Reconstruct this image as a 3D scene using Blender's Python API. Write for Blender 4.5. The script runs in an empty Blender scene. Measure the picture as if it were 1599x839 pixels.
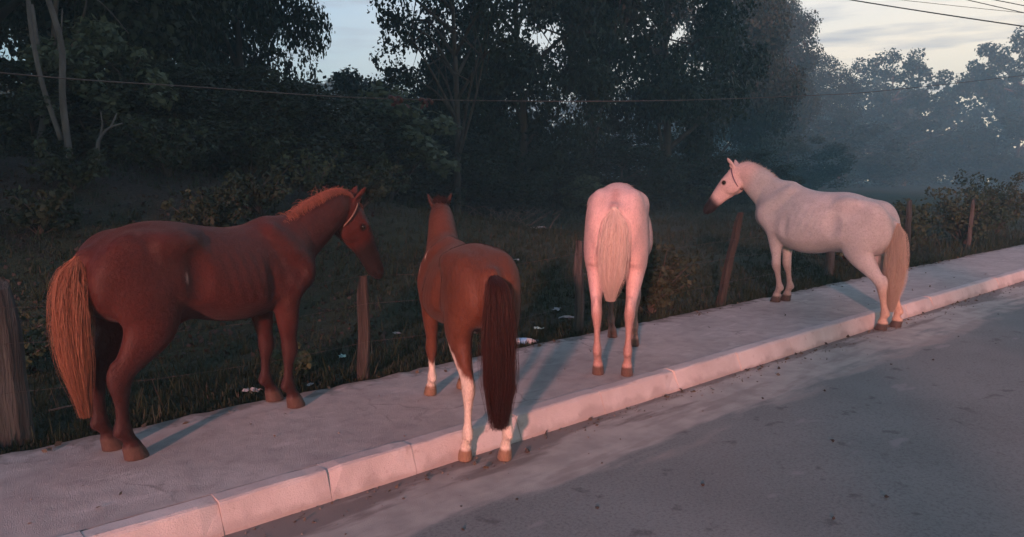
import bpy, math, random
import numpy as np
from mathutils import Vector, Matrix

# ------------------------------------------------------------------ camera
# world axes: x runs along the road, y across it towards the field, z up
scene = bpy.context.scene
cam_data = bpy.data.cameras.new('camera')
cam = bpy.data.objects.new('camera', cam_data)
scene.collection.objects.link(cam)
scene.camera = cam
cam_data.sensor_width = 36.0
cam_data.lens = 36.0 * 1163.0 / 1599.0
cam_data.clip_start = 0.05
cam_data.clip_end = 4000.0
cam.location = (0.0, 0.0, 1.7)
cam.rotation_euler = (math.radians(90.0 - 6.9855), 0.0, math.radians(48.1353 - 90.0))

# ------------------------------------------------------------------ light
SUN_AZ = math.radians(36.0)       # direction the light travels, measured from the road axis
SUN_EL = math.radians(10.0)
sun_data = bpy.data.lights.new('sun', 'SUN')
sun_data.energy = 4.4
sun_data.angle = math.radians(2.5)
sun_data.color = (1.0, 0.38, 0.34)
sun = bpy.data.objects.new('sun', sun_data)
scene.collection.objects.link(sun)
_d = Vector((math.cos(SUN_AZ) * math.cos(SUN_EL), math.sin(SUN_AZ) * math.cos(SUN_EL), -math.sin(SUN_EL)))
sun.rotation_euler = _d.to_track_quat('-Z', 'Y').to_euler()
sun.location = (-20, -6, 12)

world = bpy.data.worlds.new('World')
scene.world = world
world.use_nodes = True
wn = world.node_tree.nodes; wl = world.node_tree.links
wn.clear()
w_out = wn.new('ShaderNodeOutputWorld')
w_bg = wn.new('ShaderNodeBackground')
w_sky = wn.new('ShaderNodeTexSky')
w_sky.sky_type = 'NISHITA'
w_sky.sun_disc = False
w_sky.sun_elevation = SUN_EL
w_sky.sun_rotation = math.pi / 2 - (SUN_AZ + math.pi)
w_sky.air_density = 1.2
w_sky.dust_density = 1.0
# thin evening cloud veil: stretched noise on the sky direction, thicker and
# warmer towards the low western sky down the road
w_geo = wn.new('ShaderNodeTexCoord')
w_sep = wn.new('ShaderNodeSeparateXYZ')
wl.new(w_geo.outputs['Generated'], w_sep.inputs[0])
def wmath(op, a, b=None, c=None, clamp=False):
    n = wn.new('ShaderNodeMath'); n.operation = op; n.use_clamp = clamp
    for i, v in enumerate((a, b, c)):
        if v is None: continue
        if isinstance(v, (int, float)): n.inputs[i].default_value = v
        else: wl.new(v, n.inputs[i])
    return n.outputs[0]
def wmix(f, a, b):
    n = wn.new('ShaderNodeMix'); n.data_type = 'RGBA'
    if isinstance(f, (int, float)): n.inputs[0].default_value = f
    else: wl.new(f, n.inputs[0])
    for i, v in ((6, a), (7, b)):
        if isinstance(v, tuple): n.inputs[i].default_value = (*v, 1)
        else: wl.new(v, n.inputs[i])
    return n.outputs[2]
w_map = wn.new('ShaderNodeMapping')
w_map.inputs['Rotation'].default_value = (0, 0, math.radians(-30))
w_map.inputs['Scale'].default_value = (1.0, 1.0, 7.0)
wl.new(w_geo.outputs['Generated'], w_map.inputs[0])
w_noise = wn.new('ShaderNodeTexNoise')
w_noise.inputs['Scale'].default_value = 2.6
w_noise.inputs['Detail'].default_value = 7.0
w_noise.inputs['Roughness'].default_value = 0.55
wl.new(w_map.outputs[0], w_noise.inputs['Vector'])
# how far the direction looks down the road (x) : 0 left .. 1 right
w_right = wmath('MULTIPLY_ADD', w_sep.outputs[0], 0.95, 0.10, True)
w_right = wmath('POWER', w_right, 1.3)
w_low = wmath('SUBTRACT', 1.0, wmath('MULTIPLY', w_sep.outputs[2], 2.4, None, True), None, True)
w_veil = wmath('MULTIPLY_ADD', w_right, 0.95, wmath('MULTIPLY_ADD', w_noise.outputs[0], 0.5, -0.27), True)
w_warm = wmath('MULTIPLY', w_right, w_low, None, True)
w_cloud = wmix(w_warm, (0.46, 0.54, 0.67), (1.38, 1.08, 0.68))
w_skyv = wn.new('ShaderNodeVectorMath'); w_skyv.operation = 'SCALE'
wl.new(w_sky.outputs[0], w_skyv.inputs[0]); w_skyv.inputs['Scale'].default_value = 0.115
w_tint = wn.new('ShaderNodeVectorMath'); w_tint.operation = 'MULTIPLY'
wl.new(w_skyv.outputs[0], w_tint.inputs[0]); w_tint.inputs[1].default_value = (0.66, 0.86, 1.14)   # blue hour
w_c1 = wmix(w_veil, w_tint.outputs[0], w_cloud)
# grey cloud streaks
w_map2 = wn.new('ShaderNodeMapping')
w_map2.inputs['Scale'].default_value = (1.0, 1.0, 9.0)
w_map2.inputs['Location'].default_value = (0.35, 0.1, 0.25)
wl.new(w_geo.outputs['Generated'], w_map2.inputs[0])
w_n2 = wn.new('ShaderNodeTexNoise')
w_n2.inputs['Scale'].default_value = 5.2
w_n2.inputs['Detail'].default_value = 4.0
wl.new(w_map2.outputs[0], w_n2.inputs['Vector'])
w_str = wmath('MULTIPLY', wmath('SUBTRACT', w_n2.outputs[0], 0.535), 7.0, None, True)
w_c2 = wmix(wmath('MULTIPLY', w_str, 0.75), w_c1, (0.36, 0.38, 0.43))
wl.new(w_c2, w_bg.inputs['Color'])
w_bg.inputs['Strength'].default_value = 1.0
wl.new(w_bg.outputs[0], w_out.inputs['Surface'])

scene.view_settings.view_transform = 'Standard'
scene.view_settings.look = 'None'
scene.view_settings.exposure = 0.75
scene.view_settings.gamma = 1.0
scene.view_settings.use_curve_mapping = False
scene.render.engine = 'CYCLES'
scene.cycles.use_denoising = True
scene.cycles.use_adaptive_sampling = True
scene.cycles.adaptive_threshold = 0.02
scene.cycles.max_bounces = 5
scene.cycles.diffuse_bounces = 2
scene.cycles.glossy_bounces = 2
scene.cycles.transmission_bounces = 3
scene.cycles.transparent_max_bounces = 6
scene.cycles.volume_bounces = 0

# ------------------------------------------------------------------ helpers
COL = scene.collection
rng = np.random.default_rng(7)
random.seed(7)

def mesh_np(name, verts, faces, smooth=False, colors=None):
    """verts (n,3) array, faces (m,3) or (m,4) int array -> mesh (fast path)"""
    verts = np.asarray(verts, dtype=np.float32); faces = np.asarray(faces, dtype=np.int32)
    me = bpy.data.meshes.new(name)
    k = faces.shape[1]
    me.vertices.add(len(verts)); me.vertices.foreach_set('co', verts.ravel())
    me.loops.add(faces.size); me.loops.foreach_set('vertex_index', faces.ravel())
    me.polygons.add(len(faces))
    me.polygons.foreach_set('loop_start', np.arange(0, faces.size, k, dtype=np.int32))
    me.polygons.foreach_set('use_smooth', np.full(len(faces), bool(smooth)))
    me.update(calc_edges=True)
    if colors is not None:
        ca = me.color_attributes.new('tint', 'FLOAT_COLOR', 'POINT')
        c = np.ones((len(verts), 4), dtype=np.float32); c[:, :colors.shape[1]] = colors
        ca.data.foreach_set('color', c.ravel())
    return me

def link(name, me, mat=None, parent=None, loc=None, rot=None):
    o = bpy.data.objects.new(name, me); COL.objects.link(o)
    if mat is not None and me is not None and not me.materials: me.materials.append(mat)
    if parent is not None: o.parent = parent
    if loc is not None: o.location = loc
    if rot is not None: o.rotation_euler = rot
    return o

def tag(o, label, cat, group=None):
    o['label'] = label; o['category'] = cat
    if group: o['group'] = group
    return o

def structure(o):
    o['kind'] = 'structure'; return o

def empty(name, loc=(0, 0, 0), rotz=0.0):
    o = bpy.data.objects.new(name, None); COL.objects.link(o)
    o.empty_display_size = 0.2
    o.location = loc; o.rotation_euler = (0, 0, rotz)
    return o

def tube_np(pts, radii, sides=8, cap=True):
    """tube along a polyline -> verts, quads (closed with degenerate-free fans as quads)"""
    pts = np.asarray(pts, float); n = len(pts)
    radii = np.broadcast_to(np.asarray(radii, float), (n,))
    tang = np.gradient(pts, axis=0); tang /= np.linalg.norm(tang, axis=1)[:, None] + 1e-12
    ref = np.array([0.0, 0.0, 1.0]) if abs(tang[0][2]) < 0.9 else np.array([1.0, 0.0, 0.0])
    V = []
    nrm = ref - tang[0] * (ref @ tang[0]); nrm /= np.linalg.norm(nrm)
    a = np.arange(sides) / sides * 2 * math.pi
    for i in range(n):
        nrm = nrm - tang[i] * (nrm @ tang[i]); nrm /= np.linalg.norm(nrm) + 1e-12
        b = np.cross(tang[i], nrm)
        V.append(pts[i] + radii[i] * (np.cos(a)[:, None] * nrm + np.sin(a)[:, None] * b))
    V = np.concatenate(V)
    F = []
    for i in range(n - 1):
        for j in range(sides):
            k = (j + 1) % sides
            F.append((i * sides + j, i * sides + k, (i + 1) * sides + k, (i + 1) * sides + j))
    if cap:
        c0 = len(V); V = np.vstack([V, pts[0], pts[-1]])
        for j in range(0, sides, 2):
            k, l = (j + 1) % sides, (j + 2) % sides
            F.append((c0, l, k, j)); F.append((c0 + 1, (n - 1) * sides + j, (n - 1) * sides + k, (n - 1) * sides + l))
    return V, np.array(F)

class Bag:
    """collects verts/faces of several shapes that belong to ONE part"""
    def __init__(s): s.v = []; s.f = []; s.n = 0; s.c = []
    def add(s, v, f, c=None):
        s.v.append(np.asarray(v, float)); s.f.append(np.asarray(f) + s.n); s.n += len(v)
        if c is not None: s.c.append(np.broadcast_to(np.asarray(c, float), (len(v), 3)))
    def mesh(s, name, smooth=True):
        return mesh_np(name, np.concatenate(s.v), np.concatenate(s.f), smooth, np.concatenate(s.c) if s.c else None)

def catmull(P, per=6):
    P = np.asarray(P, float)
    Q = np.vstack([2 * P[0] - P[1], P, 2 * P[-1] - P[-2]])
    out = []
    for i in range(1, len(Q) - 2):
        t = np.linspace(0, 1, per, endpoint=False)[:, None]
        a, b, c, d = Q[i - 1], Q[i], Q[i + 1], Q[i + 2]
        out.append(0.5 * ((2 * b) + (-a + c) * t + (2 * a - 5 * b + 4 * c - d) * t ** 2 + (-a + 3 * b - 3 * c + d) * t ** 3))
    out.append(P[-1:])
    return np.vstack(out)

# ------------------------------------------------------------------ materials
class NT:
    def __init__(s, name):
        s.m = bpy.data.materials.new(name); s.m.use_nodes = True
        s.t = s.m.node_tree; s.n = s.t.nodes; s.l = s.t.links
        s.b = s.n['Principled BSDF']; s.out = s.n['Material Output']
        s.b.inputs['Specular IOR Level'].default_value = 0.3
    def put(s, sock, v):
        if v is None: return
        if isinstance(v, bpy.types.NodeSocket): s.l.new(v, sock)
        elif isinstance(v, tuple) and len(v) == 3 and sock.type == 'RGBA': sock.default_value = (*v, 1)
        else: sock.default_value = v
    def coord(s, which='Object', scale=(1, 1, 1)):
        c = s.n.new('ShaderNodeTexCoord'); m = s.n.new('ShaderNodeMapping')
        m.inputs['Scale'].default_value = scale
        s.l.new(c.outputs[which], m.inputs[0]); return m.outputs[0]
    def noise(s, vec, scale, detail=5, rough=0.55):
        n = s.n.new('ShaderNodeTexNoise'); s.l.new(vec, n.inputs['Vector'])
        n.inputs['Scale'].default_value = scale; n.inputs['Detail'].default_value = detail; n.inputs['Roughness'].default_value = rough
        return n.outputs[0]
    def ramp(s, fac, lo, hi):
        n = s.n.new('ShaderNodeMapRange'); n.clamp = True; n.interpolation_type = 'SMOOTHSTEP'
        s.put(n.inputs['Value'], fac); n.inputs['From Min'].default_value = lo; n.inputs['From Max'].default_value = hi
        return n.outputs[0]
    def mix(s, f, a, b, blend='MIX'):
        n = s.n.new('ShaderNodeMix'); n.data_type = 'RGBA'; n.blend_type = blend
        s.put(n.inputs[0], f); s.put(n.inputs[6], a); s.put(n.inputs[7], b); return n.outputs[2]
    def math(s, op, a, b=None, clamp=False):
        n = s.n.new('ShaderNodeMath'); n.operation = op; n.use_clamp = clamp
        s.put(n.inputs[0], a); s.put(n.inputs[1], b); return n.outputs[0]
    def attr(s, name='tint'):
        n = s.n.new('ShaderNodeAttribute'); n.attribute_name = name; return n.outputs['Color']
    def sep(s, vec):
        n = s.n.new('ShaderNodeSeparateXYZ'); s.l.new(vec, n.inputs[0]); return n.outputs
    def bump(s, h, strength, dist):
        n = s.n.new('ShaderNodeBump'); n.inputs['Strength'].default_value = strength; n.inputs['Distance'].default_value = dist
        s.put(n.inputs['Height'], h); s.l.new(n.outputs[0], s.b.inputs['Normal'])
    def done(s, col=None, rough=None):
        s.put(s.b.inputs['Base Color'], col); s.put(s.b.inputs['Roughness'], rough); return s.m

def simple_mat(name, a, b, scale=6.0, rough=0.8, stretch=(1, 1, 1), bump=0.0, dist=0.01):
    t = NT(name); v = t.coord('Object', stretch); n = t.noise(v, scale)
    if bump: t.bump(t.noise(v, scale * 3), bump, dist)
    return t.done(t.mix(t.ramp(n, 0.3, 0.7), a, b), rough)
# ------------------------------------------------------------------ horses
class Field:
    """signed distance grid; primitives are blended with a smooth minimum"""
    def __init__(s, lo, hi, h):
        s.lo = np.array(lo, float); s.h = h
        s.n = np.ceil((np.array(hi) - s.lo) / h).astype(int) + 1
        s.F = np.full(s.n, 0.25, dtype=np.float32)
        s.ax = [s.lo[i] + h * np.arange(s.n[i]) for i in range(3)]
    def box(s, lo, hi):
        a = np.clip(np.floor((np.asarray(lo) - s.lo) / s.h).astype(int), 0, s.n - 1)
        b = np.clip(np.ceil((np.asarray(hi) - s.lo) / s.h).astype(int) + 1, 1, s.n)
        sl = tuple(slice(a[i], b[i]) for i in range(3))
        X, Y, Z = np.meshgrid(*(s.ax[i][sl[i]] for i in range(3)), indexing='ij')
        return sl, X.astype(np.float32), Y.astype(np.float32), Z.astype(np.float32)
    def smin(s, sl, d, k):
        a = s.F[sl]; h = np.clip(k - np.abs(a - d), 0, None) / k
        s.F[sl] = np.minimum(a, d) - h * h * k * 0.25
    def smax(s, sl, d, k):
        a = s.F[sl]; h = np.clip(k - np.abs(a - d), 0, None) / k
        s.F[sl] = np.maximum(a, d) + h * h * k * 0.25
    def tube(s, nodes, k=0.04, lat=(0, 1, 0), per=4, m=0.09):
        """nodes: x y z r_lateral r_sagittal"""
        N = catmull(nodes, per); N[:, 3:] = np.maximum(N[:, 3:], 0.004)
        lat = np.asarray(lat, float); R = N[:, 3:].max() + m
        sl, X, Y, Z = s.box(N[:, :3].min(0) - R, N[:, :3].max(0) + R)
        D = np.full(X.shape, 0.25, dtype=np.float32)
        o = np.array([st.start for st in sl])
        for a, b in zip(N[:-1], N[1:]):
            ab = b[:3] - a[:3]; L = np.linalg.norm(ab)
            if L < 1e-6: continue
            T = ab / L; Lt = lat - T * (lat @ T); Lt /= np.linalg.norm(Lt); S = np.cross(T, Lt)
            r = max(a[3:].max(), b[3:].max()) + m
            lo = np.minimum(a[:3], b[:3]) - r; hi = np.maximum(a[:3], b[:3]) + r
            i0 = np.clip(np.floor((lo - s.lo) / s.h).astype(int) - o, 0, None); i1 = np.minimum(np.ceil((hi - s.lo) / s.h).astype(int) + 1 - o, X.shape)
            q = tuple(slice(i0[i], max(i1[i], i0[i])) for i in range(3))
            x, y, z = X[q] - a[0], Y[q] - a[1], Z[q] - a[2]
            al = x * T[0] + y * T[1] + z * T[2]
            t = np.clip(al / L, 0, 1); c = al - t * L
            l = x * Lt[0] + y * Lt[1] + z * Lt[2]; g = x * S[0] + y * S[1] + z * S[2]
            ra = a[3] + (b[3] - a[3]) * t; rb = a[4] + (b[4] - a[4]) * t; rc = np.minimum(ra, rb)
            k0 = np.sqrt((l / ra) ** 2 + (g / rb) ** 2 + (c / rc) ** 2) + 1e-6
            k1 = np.sqrt((l / ra ** 2) ** 2 + (g / rb ** 2) ** 2 + (c / rc ** 2) ** 2) + 1e-6
            D[q] = np.minimum(D[q], k0 * (k0 - 1) / k1)
        s.smin(sl, D, k)
    def ell(s, c, r, k=0.05, ax=None, sub=False):
        c = np.asarray(c, float); r = np.asarray(r, float); R = r.max() + 0.09
        sl, X, Y, Z = s.box(c - R, c + R)
        p = np.stack([X - c[0], Y - c[1], Z - c[2]], -1)
        if ax is not None: p = p @ np.asarray(ax, dtype=np.float32).T
        k0 = np.sqrt(((p / r) ** 2).sum(-1)) + 1e-6; k1 = np.sqrt(((p / r ** 2) ** 2).sum(-1)) + 1e-6
        d = (k0 * (k0 - 1) / k1).astype(np.float32)
        if sub: s.smax(sl, -d, k)
        else: s.smin(sl, d, k)
    def mesh(s):
        F = s.F; S = F < 0; nx, ny, nz = F.shape
        cnt = np.zeros((nx - 1, ny - 1, nz - 1), dtype=np.int8)
        for i in (0, 1):
            for j in (0, 1):
                for k in (0, 1): cnt += S[i:nx - 1 + i, j:ny - 1 + j, k:nz - 1 + k]
        act = (cnt > 0) & (cnt < 8); idx = np.argwhere(act)
        ids = np.full(act.shape, -1, dtype=np.int64); ids[act] = np.arange(len(idx))
        corners = np.array([(i, j, k) for i in (0, 1) for j in (0, 1) for k in (0, 1)])
        val = np.stack([F[idx[:, 0] + c[0], idx[:, 1] + c[1], idx[:, 2] + c[2]] for c in corners], 1)
        acc = np.zeros((len(idx), 3)); w = np.zeros(len(idx))
        for a in range(8):
            for b in range(a + 1, 8):
                if np.abs(corners[a] - corners[b]).sum() != 1: continue
                va, vb = val[:, a], val[:, b]; cr = (va < 0) != (vb < 0)
                t = np.where(cr, va / np.where(cr, va - vb, 1), 0)
                acc += np.where(cr[:, None], corners[a] + t[:, None] * (corners[b] - corners[a]), 0); w += cr
        V = s.lo + s.h * (idx + acc / w[:, None])
        Q = []
        for ax in range(3):
            a, b = [(1, 2), (2, 0), (0, 1)][ax]
            A = np.take(S, range(0, S.shape[ax] - 1), ax); B = np.take(S, range(1, S.shape[ax]), ax)
            e = np.argwhere(A != B)
            ok = (e[:, a] > 0) & (e[:, b] > 0) & (e[:, a] < F.shape[a] - 1) & (e[:, b] < F.shape[b] - 1); e = e[ok]
            def at(da, db):
                q = e.copy(); q[:, a] -= da; q[:, b] -= db; return ids[q[:, 0], q[:, 1], q[:, 2]]
            f = np.stack([at(1, 1), at(0, 1), at(0, 0), at(1, 0)], 1)
            flip = ~A[e[:, 0], e[:, 1], e[:, 2]]
            f[flip] = f[flip][:, ::-1]; Q.append(f)
        return V, np.concatenate(Q)

def ss(x, a, b):
    t = np.clip((x - a) / (b - a), 0, 1); return t * t * (3 - 2 * t)

def vnoise(P, scale, seed=0):
    """cheap smooth pseudo noise on points, about -1..1"""
    r = np.random.default_rng(seed); out = np.zeros(len(P))
    for o in range(5):
        k = r.normal(size=(3, 3)) * scale * (1.5 ** o); ph = r.uniform(0, 6.28, 3)
        out += (np.sin(P @ k[0] + ph[0]) * np.sin(P @ k[1] + ph[1]) + np.sin(P @ k[2] + ph[2])) * 0.5 / (1.25 ** o)
    return out / 2.2

TORSO = np.array([  # x, top, bottom, half width, taper towards the top
    (-0.815, 1.20, 1.04, 0.060, 0.0), (-0.78, 1.275, 0.97, 0.125, 0.0), (-0.70, 1.355, 0.88, 0.195, 0.05), (-0.58, 1.42, 0.845, 0.235, 0.12),
    (-0.42, 1.455, 0.84, 0.262, 0.20), (-0.25, 1.445, 0.83, 0.268, 0.24), (-0.05, 1.405, 0.765, 0.285, 0.20), (0.13, 1.385, 0.735, 0.285, 0.22),
    (0.30, 1.405, 0.74, 0.255, 0.30), (0.42, 1.445, 0.765, 0.215, 0.42), (0.54, 1.42, 0.81, 0.195, 0.36), (0.66, 1.33, 0.88, 0.185, 0.12), (0.74, 1.22, 0.97, 0.135, 0.0), (0.775, 1.13, 1.05, 0.06, 0.0)])

LEG_H = np.array([(-0.50, .120, 1.14, .105, .21), (-0.53, .145, 1.02, .112, .215), (-0.505, .158, .90, .100, .190), (-0.515, .160, .79, .082, .142),
                  (-0.575, .155, .68, .062, .096), (-0.640, .147, .58, .046, .066), (-0.665, .142, .505, .044, .060), (-0.658, .140, .43, .036, .047), (-0.650, .14, .36, .026, .036),
                  (-0.642, .14, .27, .026, .035), (-0.637, .14, .205, .037, .044), (-0.600, .14, .135, .031, .034), (-0.578, .14, .090, .039, .043)])
HOOF_H = np.array([(-0.578, .14, .080, .043, .047), (-0.562, .14, .045, .049, .056), (-0.545, .14, -.02, .056, .067)])
LEG_F = np.array([(.50, .120, 1.02, .085, .15), (.47, .145, .90, .082, .130), (.475, .15, .78, .070, .100), (.49, .145, .66, .056, .074), (.50, .14, .55, .044, .054),
                  (.512, .14, .46, .049, .053), (.508, .14, .40, .040, .043), (.503, .14, .34, .026, .033), (.50, .14, .25, .026, .033), (.498, .14, .195, .037, .043), (.53, .14, .13, .031, .034), (.548, .14, .088, .038, .042)])
HOOF_F = np.array([(.547, .14, .080, .042, .046), (.562, .14, .045, .049, .055), (.578, .14, -.02, .056, .066)])

def build_horse(P):
    """P: dict of pose, proportions and coat; returns the empty that owns the parts"""
    sx, sy, sz = P.get('scale', (1, 1, 1))
    pitch = P.get('pitch', 0.0); piv = np.array([-0.5, 0, 0.9 * 1.0]) * (sx, sy, sz)
    lift = P.get('lift', 0.0); shift = P.get('shift', 0.0)
    cp, sp = math.cos(pitch), math.sin(pitch)
    bend = P.get('bend', 0.0)
    def body(A):
        A = np.array(A, float)
        A[:, :3] *= (sx, sy, sz); rs = (sx * sz) ** 0.5
        if A.shape[1] > 3: A[:, 3] *= sy; A[:, 4] *= rs
        q = A[:, :3] - piv; x = q[:, 0] * cp - q[:, 2] * sp; z = q[:, 0] * sp + q[:, 2] * cp
        A[:, 0] = x + piv[0] + shift; A[:, 2] = z + piv[2] + lift
        A[:, 1] += bend * np.clip(A[:, 0], 0, None) ** 2
        return A
    head_dir = P['head_dir']; poll = np.array(P['poll'])          # local metres
    hi_z = max(poll[2] + 0.4, 1.75)
    F = Field((-1.15, -0.62, -0.25 + P.get('zlo', 0.0)), (max(poll[0] + 0.75, 1.2), 0.62 if abs(poll[1]) < 0.3 else 0.95, hi_z), P.get('voxel', 0.0115))
    # torso: a loft of egg sections along the spine
    T = catmull(TORSO, 6); T = T[np.argsort(T[:, 0])]
    sl, X, Y, Z = F.box((-1.1, -0.45, 0.4), (1.1, 0.45, 1.75))
    q0 = X - piv[0] - shift; q2 = Z - piv[2] - lift
    Y = Y - bend * np.clip(X, 0, None) ** 2
    lx = (q0 * cp + q2 * sp + piv[0]) / sx; lz = (-q0 * sp + q2 * cp + piv[2]) / sz; ly = np.abs(Y) / sy
    I = lambda c: np.interp(lx, T[:, 0], T[:, c])
    belly = P.get('belly', 1.0)
    top, bot, hw, tp = I(1), I(2), I(3) * P.get('girth', 1.0), I(4) * P.get('taper', 1.0)
    top = top - P.get('croup_drop', 0.0) * ss(-lx, .12, .70)
    bot = bot - P.get('depth', 0.0) - (belly - 1.0) * 0.3 * np.exp(-((lx - 0.05) / 0.3) ** 2)
    zc = (top + bot) / 2; hh = (top - bot) / 2
    sv = (lz - zc) / hh; w = hw * np.clip(1 - tp * np.clip(sv, -0.6, 1), 0.3, 2)
    e = 2.25
    k0 = ((ly / w) ** e + np.abs(sv) ** e) ** (1 / e)
    d = (k0 - 1) * np.minimum(w, hh) * 0.9
    d = d + P.get('ribs', .0012) * np.sin(lx * 78 + lz * 16) * ss(lx, -.14, -.04) * (1 - ss(lx, .20, .30)) * ss(lz, .84, .95) * (1 - ss(lz, 1.16, 1.28))
    ends = np.maximum(T[0, 0] - lx, lx - T[-1, 0])
    d = np.where(ends > 0, np.sqrt(np.clip(d, 0, None) ** 2 + ends ** 2), d)
    F.smin(sl, d.astype(np.float32), 0.03)
    pt = lambda *a: body([a])[0]
    for sgn in (1, -1):
        # haunch, buttock, hip bone, shoulder, rib spring
        F.ell(pt(-0.56, .135 * sgn, 1.17), (.21 * sx, .112 * sy * P.get('haunch', 1.0), .23 * sz), .06)
        F.ell(pt(-0.70, .105 * sgn, 1.10), (.115 * sx, .085 * sy, .19 * sz), .05)
        F.ell(pt(-0.33, P.get('hip_y', .180) * sgn, P.get('hip_z', 1.325)), (.10 * sx, .045 * sy, .050 * sz), .12)
        F.tube(body([(.40, .095 * sgn, 1.33, .05, .06), (.50, .135 * sgn, 1.20, .065, .09), (.62, .150 * sgn, 1.04, .075, .10), (.52, .155 * sgn, .92, .07, .09)]), .05)
        # hollows: flank, behind the shoulder, hamstring groove, jugular line
        F.ell(pt(-0.245, .338 * sgn * P.get('girth', 1.0), 1.10), (.075 * sx, .085 * sy, .17 * sz), .07, sub=True)
        F.ell(pt(.315, .330 * sgn * P.get('girth', 1.0), 1.02), (.045 * sx, .075 * sy, .20 * sz), .06, sub=True)
        F.ell(pt(-0.05, .215 * sgn, 1.44), (.20 * sx, .05 * sy, .05 * sz), .06, sub=True)
        # chest muscle
        F.ell(pt(.69, .075 * sgn, 1.00), (.085 * sx, .075 * sy, .12 * sz), .05)
    # neck
    nb = body([(.44, 0, 1.13, .135, .25), (.62, 0, 1.205, .125, .215)]); nb[:, 3] *= P.get('neckw', 1.0)
    neck_mid = P.get('neck_mid')
    poll_in = poll - np.array(head_dir) * 0.02
    chain = [tuple(nb[0]), tuple(nb[1])]
    p1 = nb[1][:3]; 
    for t, ra, rb, arch in ((.40, .098, .165, .030), (.72, .080, .128, .035)):
        c = p1 * (1 - t) + poll_in * t; c[2] += arch * P.get('arch', 1.0) - P.get('drop', 0.0) * math.sin(math.pi * t)
        chain.append((c[0], c[1], c[2], ra * sy * P.get('neckw', 1.0), rb * sz * P.get('neckthick', 1.0)))
    hd = np.array(head_dir, float); hd /= np.linalg.norm(hd)
    lat = np.array(P.get('head_lat', (0, 1, 0)), float); lat -= hd * (lat @ hd); lat /= np.linalg.norm(lat)
    up = np.cross(hd, lat)                                        # dorsal side of the face
    hs = P.get('head_scale', 1.0)
    H = lambda t, l, u: poll + hs * (hd * t + lat * l + up * u)
    chain.append((*(H(0.0, 0, -0.055)), .066 * sy, .100 * sz))
    F.tube(chain, .07)
    # head: skull, face, muzzle, jaws
    def htube(rows, k): F.tube([(*H(t, l, u), ra * hs, rb * hs) for t, l, u, ra, rb in rows], k, lat=lat)
    htube([(-.01, 0, -.045, .062, .070), (.08, 0, -.050, .082, .082), (.17, 0, -.060, .083, .088), (.27, 0, -.068, .064, .080), (.37, 0, -.076, .052, .066), (.46, 0, -.086, .050, .056), (.52, 0, -.096, .050, .050), (.545, 0, -.105, .042, .040)], .03)
    htube([(.09, 0, -.135, .052, .062), (.19, 0, -.150, .045, .052), (.32, 0, -.135, .034, .036), (.45, 0, -.135, .034, .028), (.50, 0, -.135, .032, .026)], .035)
    for sgn in (1, -1):
        F.ell(H(.125, .045 * sgn, -.128), np.array((.098, .035, .088)) * hs, .03, ax=np.array([hd, lat, up]))
        F.ell(H(.165, .070 * sgn, -.022), np.array((.045, .018, .020)) * hs, .02, ax=np.array([hd, lat, up]))   # brow
        F.ell(H(.170, .088 * sgn, -.048), np.array((.022, .012, .014)) * hs, .012, ax=np.array([hd, lat, up]), sub=True)
        F.ell(H(.515, .046 * sgn, -.082), np.array((.020, .012, .011)) * hs, .012, ax=np.array([hd, lat, up]), sub=True)   # nostril
        # ear
        eb = H(-.005, .048 * sgn, .010); ed = P.get('ear', (-.35, .25, 1.0)); ev = hd * ed[0] + lat * ed[1] * sgn + up * ed[2]; ev /= np.linalg.norm(ev)
        el = lat * 0.55 * sgn - hd * 0.85
        F.tube([(*(eb + ev * a * hs), r1 * hs, r2 * hs) for a, r1, r2 in ((-.02, .028, .024), (.02, .033, .017), (.062, .031, .014), (.100, .018, .010), (.122, .007, .006))], .014, lat=el, per=3)
        F.ell(eb + ev * .05 * hs + (hd * .020 + lat * .006 * sgn) * hs, np.array((.015, .016, .042)) * hs, .010, ax=np.array([hd, lat, ev]), sub=True)
    F.ell(H(.53, 0, -.128), np.array((.05, .05, .004)) * hs, .010, ax=np.array([hd, lat, up]), sub=True)    # mouth line
    # legs
    hoof_c = {}
    for name, LEG, HOOF, sgn in (('hl', LEG_H, HOOF_H, 1), ('hr', LEG_H, HOOF_H, -1), ('fl', LEG_F, HOOF_F, 1), ('fr', LEG_F, HOOF_F, -1)):
        A = np.vstack([LEG, HOOF]); A[:, 1] *= sgn; z0 = A[:, 2].copy()
        B = body(A)
        ztop = 0.92
        base = body([A[-1]])[0][:3].copy(); base[2] = base[2] + 0.02 * sz
        tgt = np.array(P['feet'][name], float)
        off = tgt - base
        w = np.clip(1 - np.clip(z0, 0, None) / ztop, 0, 1) ** P.get('legpow', {}).get(name, 1.0)
        B[:, :3] += w[:, None] * off
        B[:, 3] = A[:, 3] * sy * P.get('legthick', 1.0); B[:, 4] = A[:, 4] * (sx * sz) ** 0.5 * P.get('legthick', 1.0)
        B[:3, 3:] /= P.get('legthick', 1.0)
        n = len(LEG)
        # keep the hoof itself upright at the foot target
        fwd = P.get('hoofdir', {}).get(name, 0.0)
        hb = HOOF.copy(); hb[:, 1] *= sgn; rel = (hb[:, :3] - np.array([hb[-1][0], hb[-1][1], -0.0])) * (sx, sy, sz)
        B[n:, 0] = tgt[0] + rel[:, 0]; B[n:, 1] = tgt[1] + rel[:, 1]; B[n:, 2] = tgt[2] + rel[:, 2]
        F.tube(B[:n], .028 if name[0] == 'h' else .028)
        F.tube(B[n:], .006, per=3)
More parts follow.
